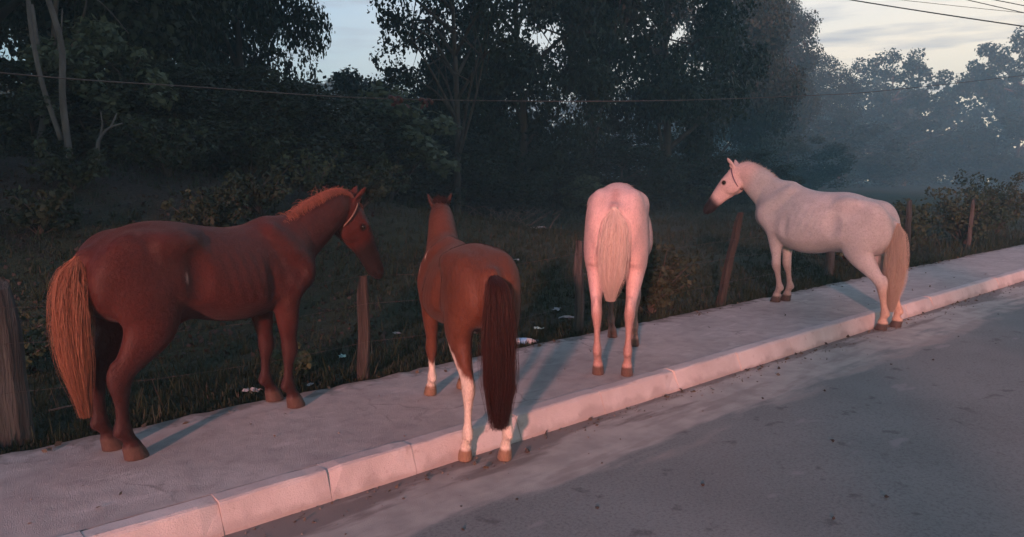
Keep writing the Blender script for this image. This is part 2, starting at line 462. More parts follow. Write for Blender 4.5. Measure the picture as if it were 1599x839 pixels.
        # point of hock / back of knee, ergot feather
        if name[0] == 'h':
            hk = B[6][:3]; F.tube([(hk[0] - .012, hk[1], hk[2] - .03, .026, .03), (hk[0] - .045, hk[1], hk[2] + .035, .021, .024), (hk[0] - .03, hk[1], hk[2] + .10, .012, .018)], .03)
            F.ell(B[3][:3] + np.array([.05, 0, .055]), (.075 * sx, .062 * sy, .075 * sz), .05)      # stifle
        fk = B[n - 3][:3]; F.ell(fk + np.array([-.030, 0, -.012]), (.022, .022, .028), .022)
        sl, X, Y, Z = F.box(tgt - (.12, .12, .10), tgt + (.12, .12, .03))
        F.smax(sl, (tgt[2] + 0.001 - Z).astype(np.float32), .004)
        hoof_c[name] = tgt
    F.ell(pt(-0.785, 0, 1.255 - P.get('croup_drop', 0.0)), (.045, .034, .050), .06)                           # dock root
    if P.get('gelding', True): F.ell(pt(-0.30, 0, .83), (.12, .05, .06), .06)
    V, Q = F.mesh()
    # ---- coat colours: pigment by body region, with some painted light in the marks
    C = np.tile(np.array(P['coat'], float), (len(V), 1))
    n1 = vnoise(V, 5.0, P['seed']); n2 = vnoise(V, 14.0, P['seed'] + 1)
    C *= (1 + 0.10 * n1 + 0.06 * n2)[:, None]
    rel = V - poll; th = rel @ hd / hs; uh = rel @ up / hs; lh = rel @ lat / hs
    inhead = (th > -0.12) & (np.abs(lh) < 0.2) & (uh > -0.26) & (uh < 0.22) & (th < 0.7) & (V[:, 0] > P.get('headx', 0.75))
    def paint(mask, col): C[:] = C * (1 - mask[:, None]) + np.array(col)[None] * mask[:, None]
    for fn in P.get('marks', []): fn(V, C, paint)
    names = list(hoof_c); D = np.stack([np.hypot(V[:, 0] - hoof_c[n][0] - (0 if n[0] == 'f' else 0), V[:, 1] - hoof_c[n][1]) + 0.2 * (np.sign(V[:, 1]) != np.sign(hoof_c[n][1])) for n in names], 1)
    near = D.argmin(1)
    for i, n in enumerate(names):
        zz = V[:, 2] - hoof_c[n][2]; on = (near == i) & (zz < 0.92) & (D[:, i] < 0.30)
        for (z0, z1, col, jag) in P['legs'].get(n, []):
            m = ss(z1 - zz + jag * (n1 * .6 + n2 * .4) + P.get('sockfront', 0) * np.clip(V[:, 0] - hoof_c[n][0], -.2, .11), z0, z0 + 0.03 + abs(jag) * .12) * on
            paint(m, col)
        paint(ss(0.083 - zz, 0, .010) * on, P['hoof'])
    paint(ss(th, P.get('muz0', .40), P.get('muz0', .40) + .10) * inhead, P['muzzle'])
    if 'blaze' in P: paint(ss(.030 + .006 * n2 - np.abs(lh), 0, .008) * ss(uh, -.05, -.03) * inhead * ss(th, .05, .09) * ss(.26 - th, 0, .05), P['blaze'])
    eye_m = ss(.034 - np.sqrt((th - .170) ** 2 + (np.abs(lh) - .080) ** 2 + (uh + .048) ** 2), 0, .014)
    paint(eye_m, np.array(P['muzzle']) * 0.8)
    inear = ss(uh, .05, .08) * inhead * ss(th, -.5, .0)
    C = np.clip(C, 0.003, 0.95)
    root = empty('horse', P['loc'], P['heading'])
    tag(root, P['label'], 'horse', 'horses standing along the pavement')
    mat = P['mat']
    link('body', mesh_np('horse_body', V, Q, True, C), mat, root)
    fur_coat(V, Q, C, P.get('fur', 60000), P['seed'], root)
    # eyes
    for sgn in (1, -1):
        c = H(.168, .072 * sgn, -.048)
        a = np.linspace(0, math.pi, 9); b = np.linspace(0, 2 * math.pi, 13)[:-1]
        vv = np.array([c + .022 * hs * (lat * sgn * math.cos(i) * .8 + hd * math.sin(i) * math.cos(j) + up * math.sin(i) * math.sin(j) * .75) for i in a for j in b])
        ff = [(i * 12 + j, i * 12 + (j + 1) % 12, (i + 1) * 12 + (j + 1) % 12, (i + 1) * 12 + j) for i in range(8) for j in range(12)]
        link('eye', mesh_np('eye', vv, ff, True), MAT['eye'], root)
    # tail
    dock = body([(-0.805, 0, 1.275 - P.get('croup_drop', 0.0))])[0]
    TP = np.vstack([dock[None], np.array(P['tail'])]); R = np.array(P['tail_r'])
    link('tail', hair_mesh(TP, R, P.get('tail_n', 900), P['seed'], P['tail_col'], P['tail_col2'], P.get('tail_w', .0009), P.get('tail_tip', 1.0)), MAT['hair'], root)
    # mane along the crest
    if 'mane' in P:
        M = P['mane']; CH = catmull(np.array(chain), 8); tang = np.gradient(CH[:, :3], axis=0); tang /= np.linalg.norm(tang, axis=1)[:, None]
        L = np.array([0, 1, 0]) - tang * tang[:, 1:2]; L /= np.linalg.norm(L, axis=1)[:, None]; S = np.cross(tang, L)
        crest = CH[:, :3] + S * (CH[:, 4:5] * 1.035)
        r2 = np.random.default_rng(P['seed'] + 5); VV = []; FF = []; CC = []; nn = 0
        i0, i1 = M.get('span', (0.30, 1.0)); base = []
        for q in range(M['n']):
            f = (i0 + (i1 - i0) * r2.random()) * (len(CH) - 1); i = int(f); t = f - i; i2 = min(i + 1, len(CH) - 1)
            c = crest[i] * (1 - t) + crest[i2] * t; sd = S[i]; tg = tang[i]; lt = L[i]
            side = M['side'] * (0.35 + 0.8 * r2.random()) if r2.random() < M.get('lean', .8) else r2.normal() * .5
            ln = M['len'] * (0.6 + 0.6 * r2.random()) * (0.6 + 0.4 * math.sin(math.pi * min(1, max(0.05, (f / (len(CH) - 1) - i0) / (i1 - i0)))))
            v0 = sd * M.get('stand', .45) + lt * side * 0.9 + tg * r2.normal() * .25 + np.array([0, 0, .12])
            v0 /= np.linalg.norm(v0); p = c + lt * r2.normal() * .012 - sd * .012
            pts = [p]
            for s_ in range(5):
                v0 = v0 + np.array([0, 0, -M.get('fall', .30)]) * (ln / .12) ** .5; v0 /= np.linalg.norm(v0); p = p + v0 * ln / 5; pts.append(p)
            v, f_ = ribbon3(np.array(pts), M.get('w', .0016), r2)
            col = np.array(M['col']) * (0.75 + 0.5 * r2.random())
            VV.append(v); FF.append(f_ + nn); nn += len(v); CC.append(np.tile(col, (len(v), 1)))
        for q in range(M.get('forelock', 0)):
            p = H(.0, r2.normal() * .022, .018); v0 = hd * (.5 + .2 * r2.random()) + up * .45 + lat * r2.normal() * .3; ln = M.get('fl_len', .14) * (.6 + .6 * r2.random()); pts = [p]
            for s_ in range(5):
                v0 = v0 / np.linalg.norm(v0) + np.array([0, 0, -.25]) - up * .08; v0 /= np.linalg.norm(v0); p = p + v0 * ln / 5; pts.append(p)
            v, f_ = ribbon3(np.array(pts), M.get('w', .0016), r2)
            col = np.array(M['col']) * (0.75 + 0.5 * r2.random())
            VV.append(v); FF.append(f_ + nn); nn += len(v); CC.append(np.tile(col, (len(v), 1)))
        mo = link('mane', mesh_np('mane', np.concatenate(VV), np.concatenate(FF), True, np.concatenate(CC)), MAT['hair'], root)
        mo['kind'] = 'stuff'
    if P.get('halter'):
        bag = Bag()
        def loop(t, rl, ru, uc, tilt=0.0, r=.006):
            a = np.linspace(0, 2 * math.pi, 25)
            pts = [H(t + tilt * math.sin(x), rl * math.cos(x), uc + ru * math.sin(x)) for x in a]
            v, f = tube_np(pts, r, 6, False); bag.add(v, f)
        for spec in P['halter'].get('loops', []): loop(*spec)
        for pts in P['halter'].get('straps', []):
            v, f = tube_np(catmull([H(*p) for p in pts], 5), .006, 6); bag.add(v, f)
        link('halter', bag.mesh('halter'), P['halter'].get('mat', MAT['rope']), root)
    return root, H, chain

def fur_coat(V, Q, C, n, seed, root):
    """short coat hair lying backwards and down over the body, one blade each"""
    r = np.random.default_rng(seed + 90)
    a, b, c, d = V[Q[:, 0]], V[Q[:, 1]], V[Q[:, 2]], V[Q[:, 3]]
    fn = np.cross(c - a, d - b); ar = np.linalg.norm(fn, axis=1) + 1e-12; fn /= ar[:, None]
    w = ar * (V[Q[:, 0], 2] > V[:, 2].min() + .10)
    q = r.choice(len(Q), n, p=w / w.sum()); u, v_ = r.random((n, 1)), r.random((n, 1))
    p = (a[q] * (1 - u) + b[q] * u) * (1 - v_) + (d[q] * (1 - u) + c[q] * u) * v_; nn = fn[q]
    flow = np.array([-.75, 0, -.65]) + r.normal(size=(n, 3)) * .28
    t_ = flow - nn * (flow * nn).sum(1)[:, None]; t_ /= np.linalg.norm(t_, axis=1)[:, None] + 1e-9
    t_ = t_ + nn * (.16 + .10 * r.random((n, 1))); s = np.cross(nn, t_); L = .012 + .012 * r.random((n, 1)); wd = .0011 + .0007 * r.random((n, 1))
    p = p - nn * .0008
    W = np.stack([p - s * wd, p + s * wd, p + t_ * L], 1).reshape(-1, 3)
    col = np.repeat(C[Q[q, 0]] * (.72 + .56 * r.random((n, 1))), 3, 0)
    o = link('fur', mesh_np('fur', W, np.arange(3 * n).reshape(-1, 3), True, np.clip(col, .002, .95)), MAT['hair'], root); o['kind'] = 'stuff'

def ribbon3(pts, r, rg):
    n = len(pts); tg = np.gradient(pts, axis=0); tg /= np.linalg.norm(tg, axis=1)[:, None] + 1e-9
    ref = rg.normal(size=3); a = np.cross(tg, ref); a /= np.linalg.norm(a, axis=1)[:, None] + 1e-9; b = np.cross(tg, a)
    rr = (r * np.linspace(1, .35, n) ** .8)[:, None]
    V = np.stack([pts + a * rr, pts - a * rr * .5 + b * rr * .87, pts - a * rr * .5 - b * rr * .87], 1).reshape(-1, 3)
    i = np.arange(n - 1)[:, None] * 3; j = np.arange(3)[None]; k = (j + 1) % 3
    F = np.stack([i + j, i + k, i + 3 + k, i + 3 + j], -1).reshape(-1, 4)
    return V, F

def hair_mesh(TP, R, n, seed, col, col2, width, tip=1.0):
    """a tail: an inner mass with several hundred strands hanging along a curve"""
    r = np.random.default_rng(seed); N = catmull(np.column_stack([TP, R]), 8); m = len(N)
    VV, FF, CC, nn = [], [], [], 0
    mc = int(m * .80); v, f = tube_np(N[:mc, :3], N[:mc, 3] * np.interp(np.linspace(0, 1, mc), [0, .10, .3, .7, 1], [.70, .30, .45, .45, .08]), 10); VV.append(v); FF.append(f); CC.append(np.tile(np.array(col) * .8, (len(v), 1))); nn += len(v)
    locks = r.normal(size=(70, 2)); locks /= np.maximum(1, np.linalg.norm(locks, axis=1))[:, None]
    for q in range(n):
        t0 = r.random() ** 2.2 * .30; t1 = min(1.0, .58 + .44 * r.random() ** .6)
        lk = locks[r.integers(70)]; o = lk * .72 + r.normal(size=2) * .30; L = np.linalg.norm(o); o = o / max(L, 1.0) * (1.35 if r.random() < .08 else 1.0)
        t = np.linspace(t0, t1, 10); x = t * (m - 1); i = np.clip(x.astype(int), 0, m - 2); fr = (x - i)[:, None]
        c = N[i] * (1 - fr) + N[i + 1] * fr
        grow = ss(t, t0, t0 + .22) * .62 + .38
        wav = .010 * np.sin(t * (7 + 5 * r.random()) + r.random() * 6.3)
        tip = 1 - .25 * ss(t, .75, 1.0)
        pts = c[:, :3] + np.stack([o[0] * c[:, 3] * grow * tip + wav, o[1] * c[:, 3] * grow * tip + .008 * np.sin(t * 9 + r.random() * 6), np.zeros(10)], 1)
        v, f = ribbon3(pts, width * (.7 + .7 * r.random()), r)
        k = r.random(); cc = np.array(col) * (1 - k) + np.array(col2) * k
        VV.append(v); FF.append(f + nn); nn += len(v); g_ = np.repeat(1 - (1 - tip) * ss(t, .35, .85), 3)[:, None]; CC.append(cc[None] * (.88 + .24 * r.random()) * g_)
    return mesh_np('tail', np.concatenate(VV), np.concatenate(FF), True, np.concatenate(CC))
MAT = {}
t = NT('coat'); v = t.coord('Object'); a = t.attr()
n = t.noise(v, 9, 6); n2 = t.noise(t.coord('Object', (.45, 1, 0.45)), 110, 3); dust = t.noise(t.coord('Object', (.6, 1, 1)), 22, 6)
col = t.mix(0.55, a, t.mix(t.ramp(n, 0.25, 0.75), (0.82, 0.80, 0.79), (1.12, 1.10, 1.08)), 'MULTIPLY')
col = t.mix(t.math('MULTIPLY', t.ramp(dust, .56, .80), .10), col, (.22, .16, .14))
col = t.mix(t.math('MULTIPLY', t.ramp(n2, .42, .72), .42), col, t.mix(.5, col, (.02, .012, .01)))
t.bump(t.math('ADD', n2, t.math('MULTIPLY', n, 1.5)), 0.5, 0.007)
t.b.inputs['Sheen Weight'].default_value = 0.05; t.b.inputs['Sheen Roughness'].default_value = 0.5
t.b.inputs['Specular IOR Level'].default_value = 0.20
MAT['coat'] = t.done(col, .58)
t = NT('hair'); MAT['hair'] = t.done(t.attr(), 0.55)
t = NT('eye'); t.b.inputs['Specular IOR Level'].default_value = 0.6; MAT['eye'] = t.done((0.012, 0.008, 0.006), 0.08)
MAT['rope'] = simple_mat('rope', (0.22, 0.15, 0.12), (0.14, 0.09, 0.07), 60)
MAT['blue_rope'] = simple_mat('purple_rope', (0.16, 0.09, 0.16), (0.10, 0.06, 0.10), 60)

def heading(a, b): return math.atan2(b[1] - a[1], b[0] - a[0])
WHITE = (0.66, 0.58, 0.50)
chest = (0.066, 0.0165, 0.0125)

def h1_marks(V, C, paint):
    # pale scar on the flank, dusty scuffs, darker towards the hooves
    d = np.hypot(V[:, 0] + 0.255 + 0.05 * (V[:, 2] - .98), (V[:, 2] - 0.98) * 0.28); paint(ss(.014 - d, 0, .010) * (V[:, 1] < 0) * 0.7, (.50, .30, .25))
    n = vnoise(V, 26, 3); paint(ss(n + .8 * vnoise(V, 4, 8), .5, 1.6) * .12 * (V[:, 2] > .6), (.42, .25, .20))
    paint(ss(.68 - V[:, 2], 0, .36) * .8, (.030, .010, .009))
H1 = dict(label='chestnut red horse with flaxen tail, seen from its right side, at the left', loc=(1.615, 4.62, 0.15), heading=math.radians(15.26), seed=11,
    scale=(0.97, 0.92, 0.895), shift=0.05, depth=0.010, girth=.89, haunch=.88, ribs=.0014, poll=(1.25, -.02, 1.365), head_dir=(.48, -.17, -.86), head_lat=(.40, .92, 0), head_scale=1.06, arch=1.0, drop=0.0, neckthick=1.18, neckw=1.1, legthick=1.12, ear=(-.55, .30, 1.0),
    feet=dict(hr=(-.556, -.117, 0), hl=(-.542, .134, 0), fr=(.565, -.128, 0), fl=(.585, .116, 0)), coat=chest, muzzle=(.014, .009, .009), hoof=(.085, .05, .04), muz0=.23,
    blaze=(.45, .30, .26), legs=dict(), tail=[(-.780, 0, 1.05), (-.800, 0, .88), (-.795, 0, .60), (-.765, -.01, .27)], tail_r=(.032, .058, .074, .068, .030), tail_tip=.35, tail_n=4600,
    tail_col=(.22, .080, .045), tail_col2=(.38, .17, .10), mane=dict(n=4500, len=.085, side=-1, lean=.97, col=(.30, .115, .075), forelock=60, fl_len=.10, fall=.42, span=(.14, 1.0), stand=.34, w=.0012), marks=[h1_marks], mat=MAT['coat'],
    halter=dict(loops=[(.05, .105, .115, -.085, -.05)]))

def h2_marks(V, C, paint):
    # white slashes on the left shoulder
    for (x, z, a, L, w) in ((.40, 1.02, .9, .050, .010), (.47, .93, 1.25, .055, .008)):
        dx, dz = V[:, 0] - x, V[:, 2] - z; s = dx * math.cos(a) + dz * math.sin(a); q = -dx * math.sin(a) + dz * math.cos(a)
        paint(ss(1 - np.hypot(s / L, q / w), 0, .4) * (V[:, 1] > 0), WHITE)
    paint(ss(V[:, 0] + .5 * (V[:, 2] - 1.0), .78, 1.05) * .7, (.022, .010, .009))  # darker face coat; shade on the upper neck painted in
H2 = dict(label='brown horse with dark tail and white stockings, hind hooves down on the road', loc=(2.96, 3.78, 0.15), heading=math.radians(67.1), seed=23,
    scale=(0.82, 0.86, 0.805), lift=-.02, girth=.95, poll=(1.00, -.09, 1.31), head_dir=(.78, -.16, -.60), head_lat=(.2, .98, 0), head_scale=.98, arch=1.0, neckthick=1.15, neckw=1.25, ear=(-.4, .45, 1.0),
    feet=dict(hl=(-.43, .115, -.15), hr=(-.50, -.115, -.15), fl=(.482, .119, 0), fr=(.566, -.142, 0)), coat=(.112, .038, .021), muzzle=(.05, .022, .016), hoof=(.24, .15, .10),
    legs=dict(hl=[(0, .70, WHITE, .12)], hr=[(0, .42, WHITE, .08)], fl=[(0, .36, WHITE, .04)], fr=[(0, .25, (.05, .02, .015), .03)]), sockfront=.9,
    tail=[(-.735, 0, .94), (-.745, 0, .70), (-.72, -.01, .42), (-.69, -.02, .11)], tail_r=(.030, .055, .074, .082, .062), tail_n=4600,
    tail_col=(.026, .009, .007), tail_col2=(.060, .018, .012), mane=dict(n=700, len=.06, side=1, lean=.3, col=(.03, .012, .010), forelock=150, fl_len=.14, span=(.75, 1.0), fall=.2), marks=[h2_marks], mat=MAT['coat'])

def h3_marks(V, C, paint):
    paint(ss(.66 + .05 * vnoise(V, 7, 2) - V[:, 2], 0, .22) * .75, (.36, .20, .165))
    paint(ss(.05 - np.abs(V[:, 1]), 0, .04) * (V[:, 0] < -.6) * ss(V[:, 2], .85, 1.0) * .55, (.45, .25, .22))
    n = vnoise(V, 9, 6); paint(ss(n, .10, 1.0) * .25, (.48, .34, .30))
H3 = dict(label='white horse seen straight from behind, standing wholly on the pavement', loc=(4.93, 4.115, 0.15), heading=math.radians(36.5), seed=31,
    scale=(1.0, .97, 1.035), girth=.95, taper=.95, hip_y=.185, hip_z=1.300, haunch=.92, poll=(1.30, .02, 1.20), head_dir=(.62, 0, -.78), head_scale=1.0, arch=.6,
    feet=dict(hl=(-.621, .118, 0), hr=(-.614, -.108, 0), fl=(.79, .105, 0), fr=(.445, -.119, 0)), coat=(.66, .47, .445), muzzle=(.10, .07, .07), hoof=(.12, .075, .06), legthick=.95,
    legs=dict(fl=[(0, .40, (.14, .10, .09), .05)], fr=[(0, .35, (.30, .20, .17), .05)]), tail=[(-.875, -.01, 1.20), (-.88, 0, 1.02), (-.86, .01, .82), (-.82, .02, .62)], tail_r=(.045, .080, .098, .088, .040), tail_n=4200,
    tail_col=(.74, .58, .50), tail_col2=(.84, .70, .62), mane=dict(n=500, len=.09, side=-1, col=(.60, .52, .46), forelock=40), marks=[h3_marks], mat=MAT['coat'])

def h4_marks(V, C, paint):
    m = (V[:, 0] > 0) & (V[:, 0] < 1.0)
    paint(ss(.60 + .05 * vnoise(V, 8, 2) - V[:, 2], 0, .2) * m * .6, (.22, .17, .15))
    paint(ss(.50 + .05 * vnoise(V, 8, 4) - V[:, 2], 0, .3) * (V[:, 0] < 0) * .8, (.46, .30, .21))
    paint(ss(V[:, 0] + .6 * (V[:, 2] - 1.4), 1.02, 1.22) * .8, (.60, .45, .42))  # pink head: reddish light painted into the coat colour
    n = vnoise(V, 7, 9); paint(ss(n, .0, 1.2) * .18 * (V[:, 2] > .6) * ss(V[:, 0], -.6, .3), (.30, .29, .30))
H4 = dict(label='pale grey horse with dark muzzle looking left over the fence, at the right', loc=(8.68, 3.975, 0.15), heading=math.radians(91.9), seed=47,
    scale=(1.04, 1.05, 1.03), lift=-.14, shift=.21, pitch=math.radians(9.5), depth=.06, girth=1.03, belly=1.08, croup_drop=.075, poll=(1.30, .06, 1.655), head_dir=(.67, .12, -.71), head_scale=1.18, arch=.9, neckthick=1.18, neckw=1.1, ear=(-.35, .45, 1.0),
    feet=dict(hl=(-.609, .14, -.15), hr=(-.66, -.16, -.15), fl=(.70, .04, 0), fr=(.655, -.14, 0)), coat=(.49, .48, .475), muzzle=(.016, .014, .017), muz0=.33, hoof=(.07, .055, .05),
    legs=dict(), tail=[(-.685, .02, .90), (-.70, .03, .64), (-.69, .03, .38), (-.67, .04, .05)], tail_r=(.045, .075, .090, .088, .05), tail_n=4200,
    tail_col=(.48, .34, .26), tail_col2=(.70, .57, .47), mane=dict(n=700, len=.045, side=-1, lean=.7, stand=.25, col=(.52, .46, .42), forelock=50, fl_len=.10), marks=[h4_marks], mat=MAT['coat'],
    halter=dict(loops=[(.05, .105, .125, -.090, -.05)], mat=MAT['blue_rope']))
HORSES = [build_horse(h) for h in (H1, H2, H3, H4)]
# ------------------------------------------------------------------ ground, road, pavement
def pol(az, d):
    a = math.radians(az); return d * math.cos(a), d * math.sin(a)

def nz(x, y, s, seed=0):
    r = np.random.default_rng(seed); o = 0
    for i in range(4):
        a = r.uniform(0, 6.28); k = s * 1.9 ** i; p = r.uniform(0, 6.28, 2)
        o = o + np.sin((x * math.cos(a) + y * math.sin(a)) * k + p[0]) * np.cos((-x * math.sin(a) + y * math.cos(a)) * k * .8 + p[1]) / 1.7 ** i
    return o / 2

def ground_z(x, y):
    x = np.asarray(x, float); y = np.asarray(y, float)
    wl_ = 1 - ss(x, 1.0, 15.0)                      # the bank rises towards the left
    bank = wl_ * 2.0 * ss(y, 6.2, 13.0) + wl_ * .05 * np.clip(y - 13, 0, 25)
    back = (1 - wl_) * .030 * np.clip(y - 7, 0, 30) * (1 - ss(x, 18, 50))
    bump = .035 * nz(x, y, 1.1, 3) * ss(y, 5.0, 6.0) + .10 * nz(x, y, .35, 4) * ss(y, 6.0, 10.0)
    return .085 + bank + back + bump

def grid_mesh(name, xs, ys, zf, smooth=True):
    X, Y = np.meshgrid(xs, ys, indexing='ij'); Z = zf(X, Y)
    V = np.stack([X, Y, Z], -1).reshape(-1, 3); n, m = len(xs), len(ys)
    i = np.arange(n - 1)[:, None] * m; j = np.arange(m - 1)[None]
    F = np.stack([i + j, i + m + j, i + m + j + 1, i + j + 1], -1).reshape(-1, 4)
    return mesh_np(name, V, F, smooth)

def spread(a, b, n, p):
    return a + (b - a) * np.linspace(0, 1, n) ** p

# field soil: dark turf with bare and littered patches, browner on the bank
t = NT('turf'); v = t.coord('Object'); n1 = t.noise(v, .9, 6); n2 = t.noise(v, 7, 5); n3 = t.noise(v, 30, 3)
xyz = t.sep(v)
green = t.mix(t.ramp(n2, .3, .7), (.013, .022, .011), (.026, .036, .018))
brown = t.mix(t.ramp(n3, .3, .7), (.016, .0135, .011), (.036, .030, .025))
bank = t.math('MULTIPLY', t.ramp(xyz[2], .75, 1.7), t.ramp(n1, .20, .50))
patch = t.math('MAXIMUM', bank, t.math('MULTIPLY', t.ramp(n1, .56, .70), .75))
t.bump(t.math('ADD', n3, n2), .8, .05)
MAT['turf'] = t.done(t.mix(patch, green, brown), .95)
ys = np.concatenate([np.array([4.80, 4.90]), spread(4.98, 16, 70, 1.5), spread(16.5, 300, 60, 2.2)])
xs = np.concatenate([spread(-120, -6.5, 24, .45), spread(-6, 24, 130, 1.0), spread(24.8, 330, 60, 2.0)])
ground = structure(link('ground', grid_mesh('ground', xs, ys, ground_z), MAT['turf']))

# asphalt with blown sand along the gutter
t = NT('asphalt'); v = t.coord('Object'); sp_ = t.noise(v, 150, 4, .7); n1 = t.noise(v, .8, 5); n2 = t.noise(v, 5, 6); n3 = t.noise(t.coord('Object', (.35, 1.6, 1)), 2.2, 6)
xyz = t.sep(v)
base = t.mix(t.ramp(n1, .3, .7), (.155, .171, .164), (.205, .222, .212))
base = t.mix(t.math('MULTIPLY', t.ramp(sp_, .42, .70), .55), base, (.30, .285, .28))
base = t.mix(t.math('MULTIPLY', t.ramp(n2, .60, .68), .6), base, (.085, .080, .082))
grain = t.noise(v, 55, 3, .6)
base = t.mix(t.math('MULTIPLY', t.ramp(grain, .48, .68), .40), base, (.085, .088, .086))
base = t.mix(t.math('MULTIPLY', t.ramp(grain, .50, .30), .30), base, (.26, .265, .255))
edge = t.math('ADD', xyz[1], t.math('MULTIPLY', t.math('SUBTRACT', n3, .5), 1.35))
sand_f = t.ramp(edge, 2.68, 2.94)
sand = t.mix(t.ramp(n2, .3, .7), (.44, .41, .37), (.33, .305, .28))
gut = t.math('MULTIPLY', t.ramp(edge, 3.22, 3.36), .75)
sand = t.mix(gut, sand, (.150, .125, .115))
sand = t.mix(t.math('MULTIPLY', t.ramp(n3, .52, .60), .45), sand, (.21, .18, .165))
pale = t.math('MULTIPLY', t.ramp(t.noise(t.coord('Object', (.6, 1.5, 1)), 1.9, 3), .655, .70), .55)
base = t.mix(pale, base, (.30, .285, .28))
t.bump(t.math('ADD', sp_, t.math('MULTIPLY', n2, .6)), .55, .006)
MAT['asphalt'] = t.done(t.mix(sand_f, base, sand), t.ramp(sp_, -1.4, .9))
road_z = lambda x, y: .012 * nz(x, y, .5, 8) * ss(3.2 - y, 0, 1.0)
structure(link('road', grid_mesh('road', np.concatenate([spread(-120, -6, 8, .5), spread(-5.5, 30, 90, 1), spread(31, 330, 30, 2)]), np.concatenate([np.array([-8.0, -4.0]), spread(-3, 3.6, 34, 1)]), road_z), MAT['asphalt']))
t = NT('verge'); MAT['verge'] = simple_mat('verge', (.05, .055, .03), (.10, .085, .06), 2, .95)
structure(link('verge', grid_mesh('verge', np.array([-120.0, 330.0]), np.array([-120.0, -40.0, -8.01]), lambda x, y: x * 0 - .02), MAT['verge']))

# pavement slab
t = NT('concrete'); v = t.coord('Object'); n1 = t.noise(v, 1.1, 6); n2 = t.noise(v, 8, 6); n3 = t.noise(v, 180, 2); n4 = t.noise(t.coord('Object', (.7, 2.2, 1)), 4.5, 5)
c = t.mix(t.ramp(n1, .3, .7), (.37, .35, .335), (.475, .455, .435))
c = t.mix(t.math('MULTIPLY', t.ramp(n2, .54, .76), .35), c, (.24, .22, .215))
c = t.mix(t.math('MULTIPLY', t.ramp(n4, .58, .68), .6), c, (.55, .52, .50))
c = t.mix(t.math('MULTIPLY', t.ramp(n3, .55, .75), .3), c, (.18, .165, .16))
vo = t.n.new('ShaderNodeTexVoronoi'); vo.feature = 'DISTANCE_TO_EDGE'; vo.inputs['Scale'].default_value = .75
wv = t.n.new('ShaderNodeVectorMath'); wv.operation = 'ADD'; nc = t.n.new('ShaderNodeTexNoise'); nc.inputs['Scale'].default_value = 3.0; nc.inputs['Detail'].default_value = 6
sc_ = t.n.new('ShaderNodeVectorMath'); sc_.operation = 'SCALE'; sc_.inputs['Scale'].default_value = .35
t.l.new(v, nc.inputs['Vector']); t.l.new(nc.outputs['Color'], sc_.inputs[0]); t.l.new(v, wv.inputs[0]); t.l.new(sc_.outputs[0], wv.inputs[1]); t.l.new(wv.outputs[0], vo.inputs['Vector'])
crack = t.math('MULTIPLY', t.math('SUBTRACT', 1.0, t.ramp(vo.outputs['Distance'], .002, .010)), t.ramp(n1, .46, .60))
c = t.mix(t.math('MULTIPLY', crack, .45), c, (.12, .11, .10))
soil = t.math('ADD', t.sep(v)[1], t.math('MULTIPLY', t.math('SUBTRACT', n2, .5), .55))
c = t.mix(t.math('MULTIPLY', t.ramp(soil, 4.74, 4.93), .75), c, (.115, .098, .082))
c = t.mix(t.math('MULTIPLY', t.ramp(n2, .35, .62), .22), c, (.20, .185, .18))
t.bump(t.math('ADD', n3, t.math('MULTIPLY', n2, 1.6)), .7, .010)
MAT['concrete'] = t.done(c, .9)
xs_p = np.concatenate([spread(-40, -2.2, 20, .6), np.arange(-2, 26, .10), spread(26.3, 120, 60, 1.4)])
rr = np.random.default_rng(5)
def walk_mesh():
    n = len(xs_p); jag = .018 * nz(xs_p, xs_p * 0, 6, 6) + rr.normal(size=n) * .009 + .045 * nz(xs_p, xs_p * 0, .9, 1)
    rows = [(3.60, -.05), (3.60, .150), (3.9, .151), (4.3, .150), (4.7, .149)]
    V = []
    for y, z in rows: V.append(np.stack([xs_p, np.full(n, y), z + .004 * nz(xs_p, np.full(n, y), 1.7, 9)], 1))
    V.append(np.stack([xs_p, 4.93 + jag, np.full(n, .147) + .004 * rr.normal(size=n)], 1))
    V.append(np.stack([xs_p, 4.95 + jag, np.full(n, -.05)], 1))
    V = np.concatenate(V); k = 7; F = []
    i = np.arange(n - 1)
    for r_ in range(k - 1): F.append(np.stack([r_ * n + i, r_ * n + i + 1, (r_ + 1) * n + i + 1, (r_ + 1) * n + i], 1))
    return mesh_np('pavement', V, np.concatenate(F), False)
structure(link('pavement', walk_mesh(), MAT['concrete']))

# kerb: limewashed stones, one object each
t = NT('limewash'); v = t.coord('Object'); oi = t.n.new('ShaderNodeObjectInfo'); vm = t.n.new('ShaderNodeVectorMath'); vm.operation = 'ADD'
t.l.new(v, vm.inputs[0]); t.l.new(oi.outputs['Location'], vm.inputs[1]); v = vm.outputs[0]
n1 = t.noise(v, 3, 6); n2 = t.noise(v, 16, 6); n3 = t.noise(v, 150, 2); st = t.noise(t.coord('Object', (9, 1, 1.2)), 1.3, 5)
c = t.mix(t.ramp(n1, .3, .7), (.60, .545, .52), (.49, .43, .41))
c = t.mix(t.math('MULTIPLY', t.ramp(n2, .60, .72), .55), c, (.36, .28, .255))
c = t.mix(t.math('MULTIPLY', t.ramp(n3, .5, .8), .35), c, (.36, .30, .28))
zz = t.sep(t.coord('Object'))[2]
c = t.mix(t.math('MULTIPLY', t.ramp(t.math('SUBTRACT', n1, t.math('MULTIPLY', zz, 4.0)), .26, .46), .45), c, (.28, .23, .215))
t.bump(t.math('ADD', n3, t.math('MULTIPLY', n2, 1.5)), .5, .006)
MAT['limewash'] = t.done(c, .85)
kerb = structure(empty('kerb', (0, 3.5, 0)))
